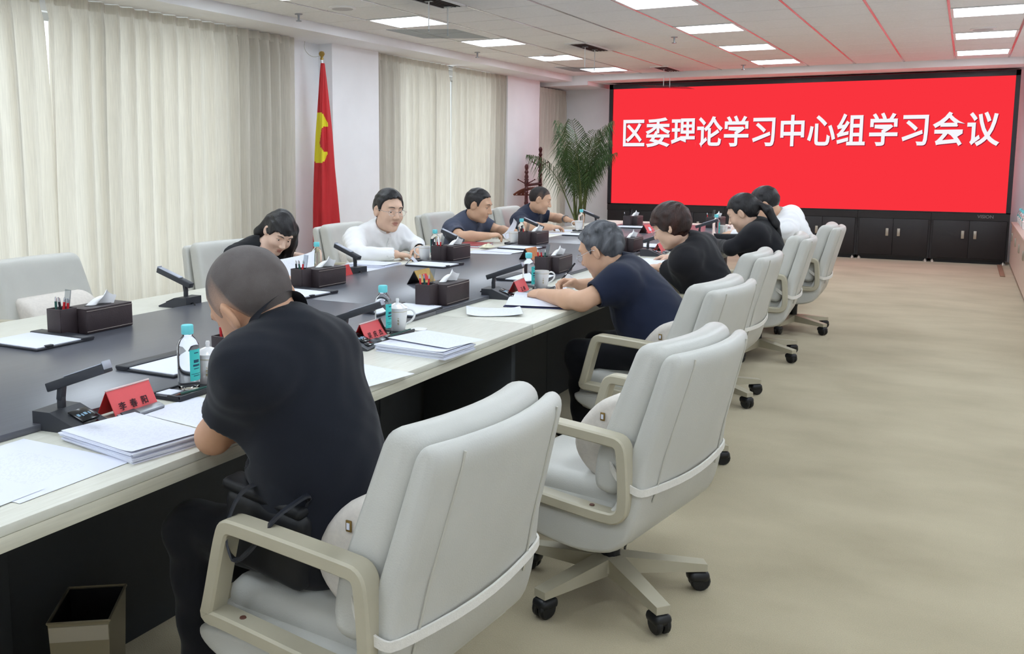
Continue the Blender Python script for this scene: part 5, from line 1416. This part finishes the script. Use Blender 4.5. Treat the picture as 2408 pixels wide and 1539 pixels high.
# P5: far white-shirted man
person('man in a white shirt bent over the table beside the ponytailed woman', (-1.44, 7.96, 1.075), 180, 34, 6, (-1.33, 8.02, .965), (-1.16, 8.14, .56), 182,
       {'L': dict(wrist=(-1.72, 8.12, .80), elbow=(-1.48, 7.86, .80), dir=(-.9, .3, 0), n=DN), 'R': dict(wrist=(-1.72, 8.30, .80), elbow=(-1.47, 8.44, .80), dir=(-.9, -.2, 0), n=DN)},
       S=1.05, HS=1.08, skin_m=SK[1], shirt_m=C_WHITE, hair='short', hair_m=HS_, hair_t=.016, sleeve='long', collar='shirt', trouser_m=C_TR, shoe_m=SHOE, hump=.035)
# P6: long-haired woman
def longhair(hl, he, head, RH, neck):
    pr = [(rcone(hl(.045, -.06, .03), hl(.066, -.075, -.07), .045, .034), 0), (rcone(hl(.066, -.075, -.07), hl(.055, -.085, -.12), .034, .016), .03)]
    a = hl(-.060, .02, .05); b = hl(-.092, .015, -.05); c = hl(-.098, .03, -.14) + np.array([.0, .0, -.02]); d = c + np.array([.03, .015, -.09])
    pr += [(rcone(a, b, .042, .042), .03), (rcone(b, c, .042, .036), .03), (rcone(c, d, .036, .012), .03)]
    pr += [(rcone(hl(0, -.09, .0), hl(0, -.085, -.11), .05, .04), .03)]
    return pr
person('woman with long black hair in a black v-neck top reading a sheet', (-3.72, 4.50, .985), -30, 34, 14, (-3.83, 4.45, .885), (-3.97, 4.50, .50), -14,
       {'R': dict(wrist=(-3.47, 4.09, .795), elbow=(-3.68, 4.20, .80), dir=(.95, .1, -.05), n=DN, curl=(.25, .3, .2)), 'L': dict(wrist=(-3.50, 4.46, .82), elbow=(-3.69, 4.66, .80), dir=(.8, -.3, .05), n=(.2, -.6, -.6), curl=(.5, .5, .4))},
       S=1.08, HS=1.05, fem=True, skin_m=SK[2], shirt_m=C_TOP, hair='bob', hair_m=HB, hair_t=.018, collar=None, vneck=True, trouser_m=C_TR, shoe_m=SHOE, extra_hair=longhair, hump=.03)
# P7: white-shirted man with glasses
P7 = person('man with glasses in a white shirt speaking and looking across the table', (-3.56, 5.51, 1.075), -28, 6, 3, (-3.655, 5.555, .945), (-3.83, 5.62, .48), -14,
       {'R': dict(wrist=(-3.37, 5.30, .795), elbow=(-3.58, 5.13, .80), dir=(.6, .75, -.12), n=DN, curl=(.4, .5, .3)), 'L': dict(wrist=(-3.36, 5.60, .805), elbow=(-3.55, 5.86, .80), dir=(.55, -.8, -.1), n=(-.1, -.2, -1), curl=(.6, .6, .4))},
       S=1.05, HS=1.16, skin_m=SK[0], shirt_m=C_WHITE, hair='short', hair_m=HS_, hair_t=.018, sleeve='long', collar='shirt', trouser_m=C_TR, shoe_m=SHOE, glasses=True, mouth_open=True, hump=.02)
# P8: slate polo man
person('man in a slate polo reading a sheet across the table', (-3.68, 7.12, 1.04), 8, 16, 0, (-3.775, 7.15, .925), (-3.93, 7.22, .49), -6,
       {'R': dict(wrist=(-3.42, 6.80, .81), elbow=(-3.62, 6.70, .80), dir=(.55, .8, .1), n=(0, .3, -1), curl=(.5, .5, .4)), 'L': dict(wrist=(-3.43, 7.22, .82), elbow=(-3.62, 7.42, .80), dir=(.7, -.3, .1), n=(.1, -.5, -.8), curl=(.6, .6, .4))},
       S=1.05, HS=1.14, skin_m=SK[1], shirt_m=C_SLATE, hair='short', hair_m=HS_, hair_t=.011, trouser_m=C_TR, shoe_m=SHOE, hump=.03)
# P9: navy polo man with a watch
P9 = person('man in a dark navy polo with a wristwatch seated near the palm', (-3.69, 8.47, 1.035), 20, 18, 2, (-3.785, 8.49, .92), (-3.93, 8.55, .49), 0,
       {'R': dict(wrist=(-3.39, 8.06, .80), elbow=(-3.60, 7.98, .80), dir=(.5, .85, 0), n=DN, curl=(.35, .4, .3)), 'L': dict(wrist=(-3.48, 8.66, .84), elbow=(-3.66, 8.80, .84), dir=(.4, .8, -.25), n=DN, curl=(.2, .3, .2))},
       S=1.05, HS=1.05, skin_m=SK[1], shirt_m=C_NAVY2, hair='buzz', hair_m=HC, hair_t=.006, hnoise=.001, trouser_m=C_TR, shoe_m=SHOE, hump=.03)

# small things worn or held
def wristband(root, j, m, label):
    w, e = np.array(j[2]), np.array(j[1]); d = _n(e - w); c = w + d * .022 - np.array([root.location.x, root.location.y, 0])
    a = _n(np.cross(d, [0, 0, 1.])); b = np.cross(d, a); ring = [Vector(c + (a * math.cos(t_) + b * math.sin(t_)) * .0375) for t_ in np.linspace(0, 2 * PI, 24, endpoint=False)]
    MB().ribbon(ring, Vector(d), .018, .004, True).build('wristwatch', m, root, angle=60)
wristband(P9[0], P9[1]['L'], M['grey'], ''); wristband(P7[0], P7[1]['L'], M['pblack'], '')
tp = P2[1]['R'][2] + np.array([-.095, -.04, .03])
t = thing('pen', 'black pen in the writing hand of the grey-haired man', 'pen', tuple(tp + np.array([-.02, -.01, -.05])), 0)
MB().tube([(0, 0, 0), (.045, .05, .075)], [.0025, .0048], 8).build('tip', M['silver'], t); MB().tube([(.02, .022, .033), (.075, .085, .125)], .005, 8).build('barrel', M['pblack'], t)
q = sheet('folded white sheet held by the man in the slate polo', (-3.30, 7.00, ZT + .10), 0, .02, w=.17, d=.15); q.rotation_euler = (.35, -1.0, .35)
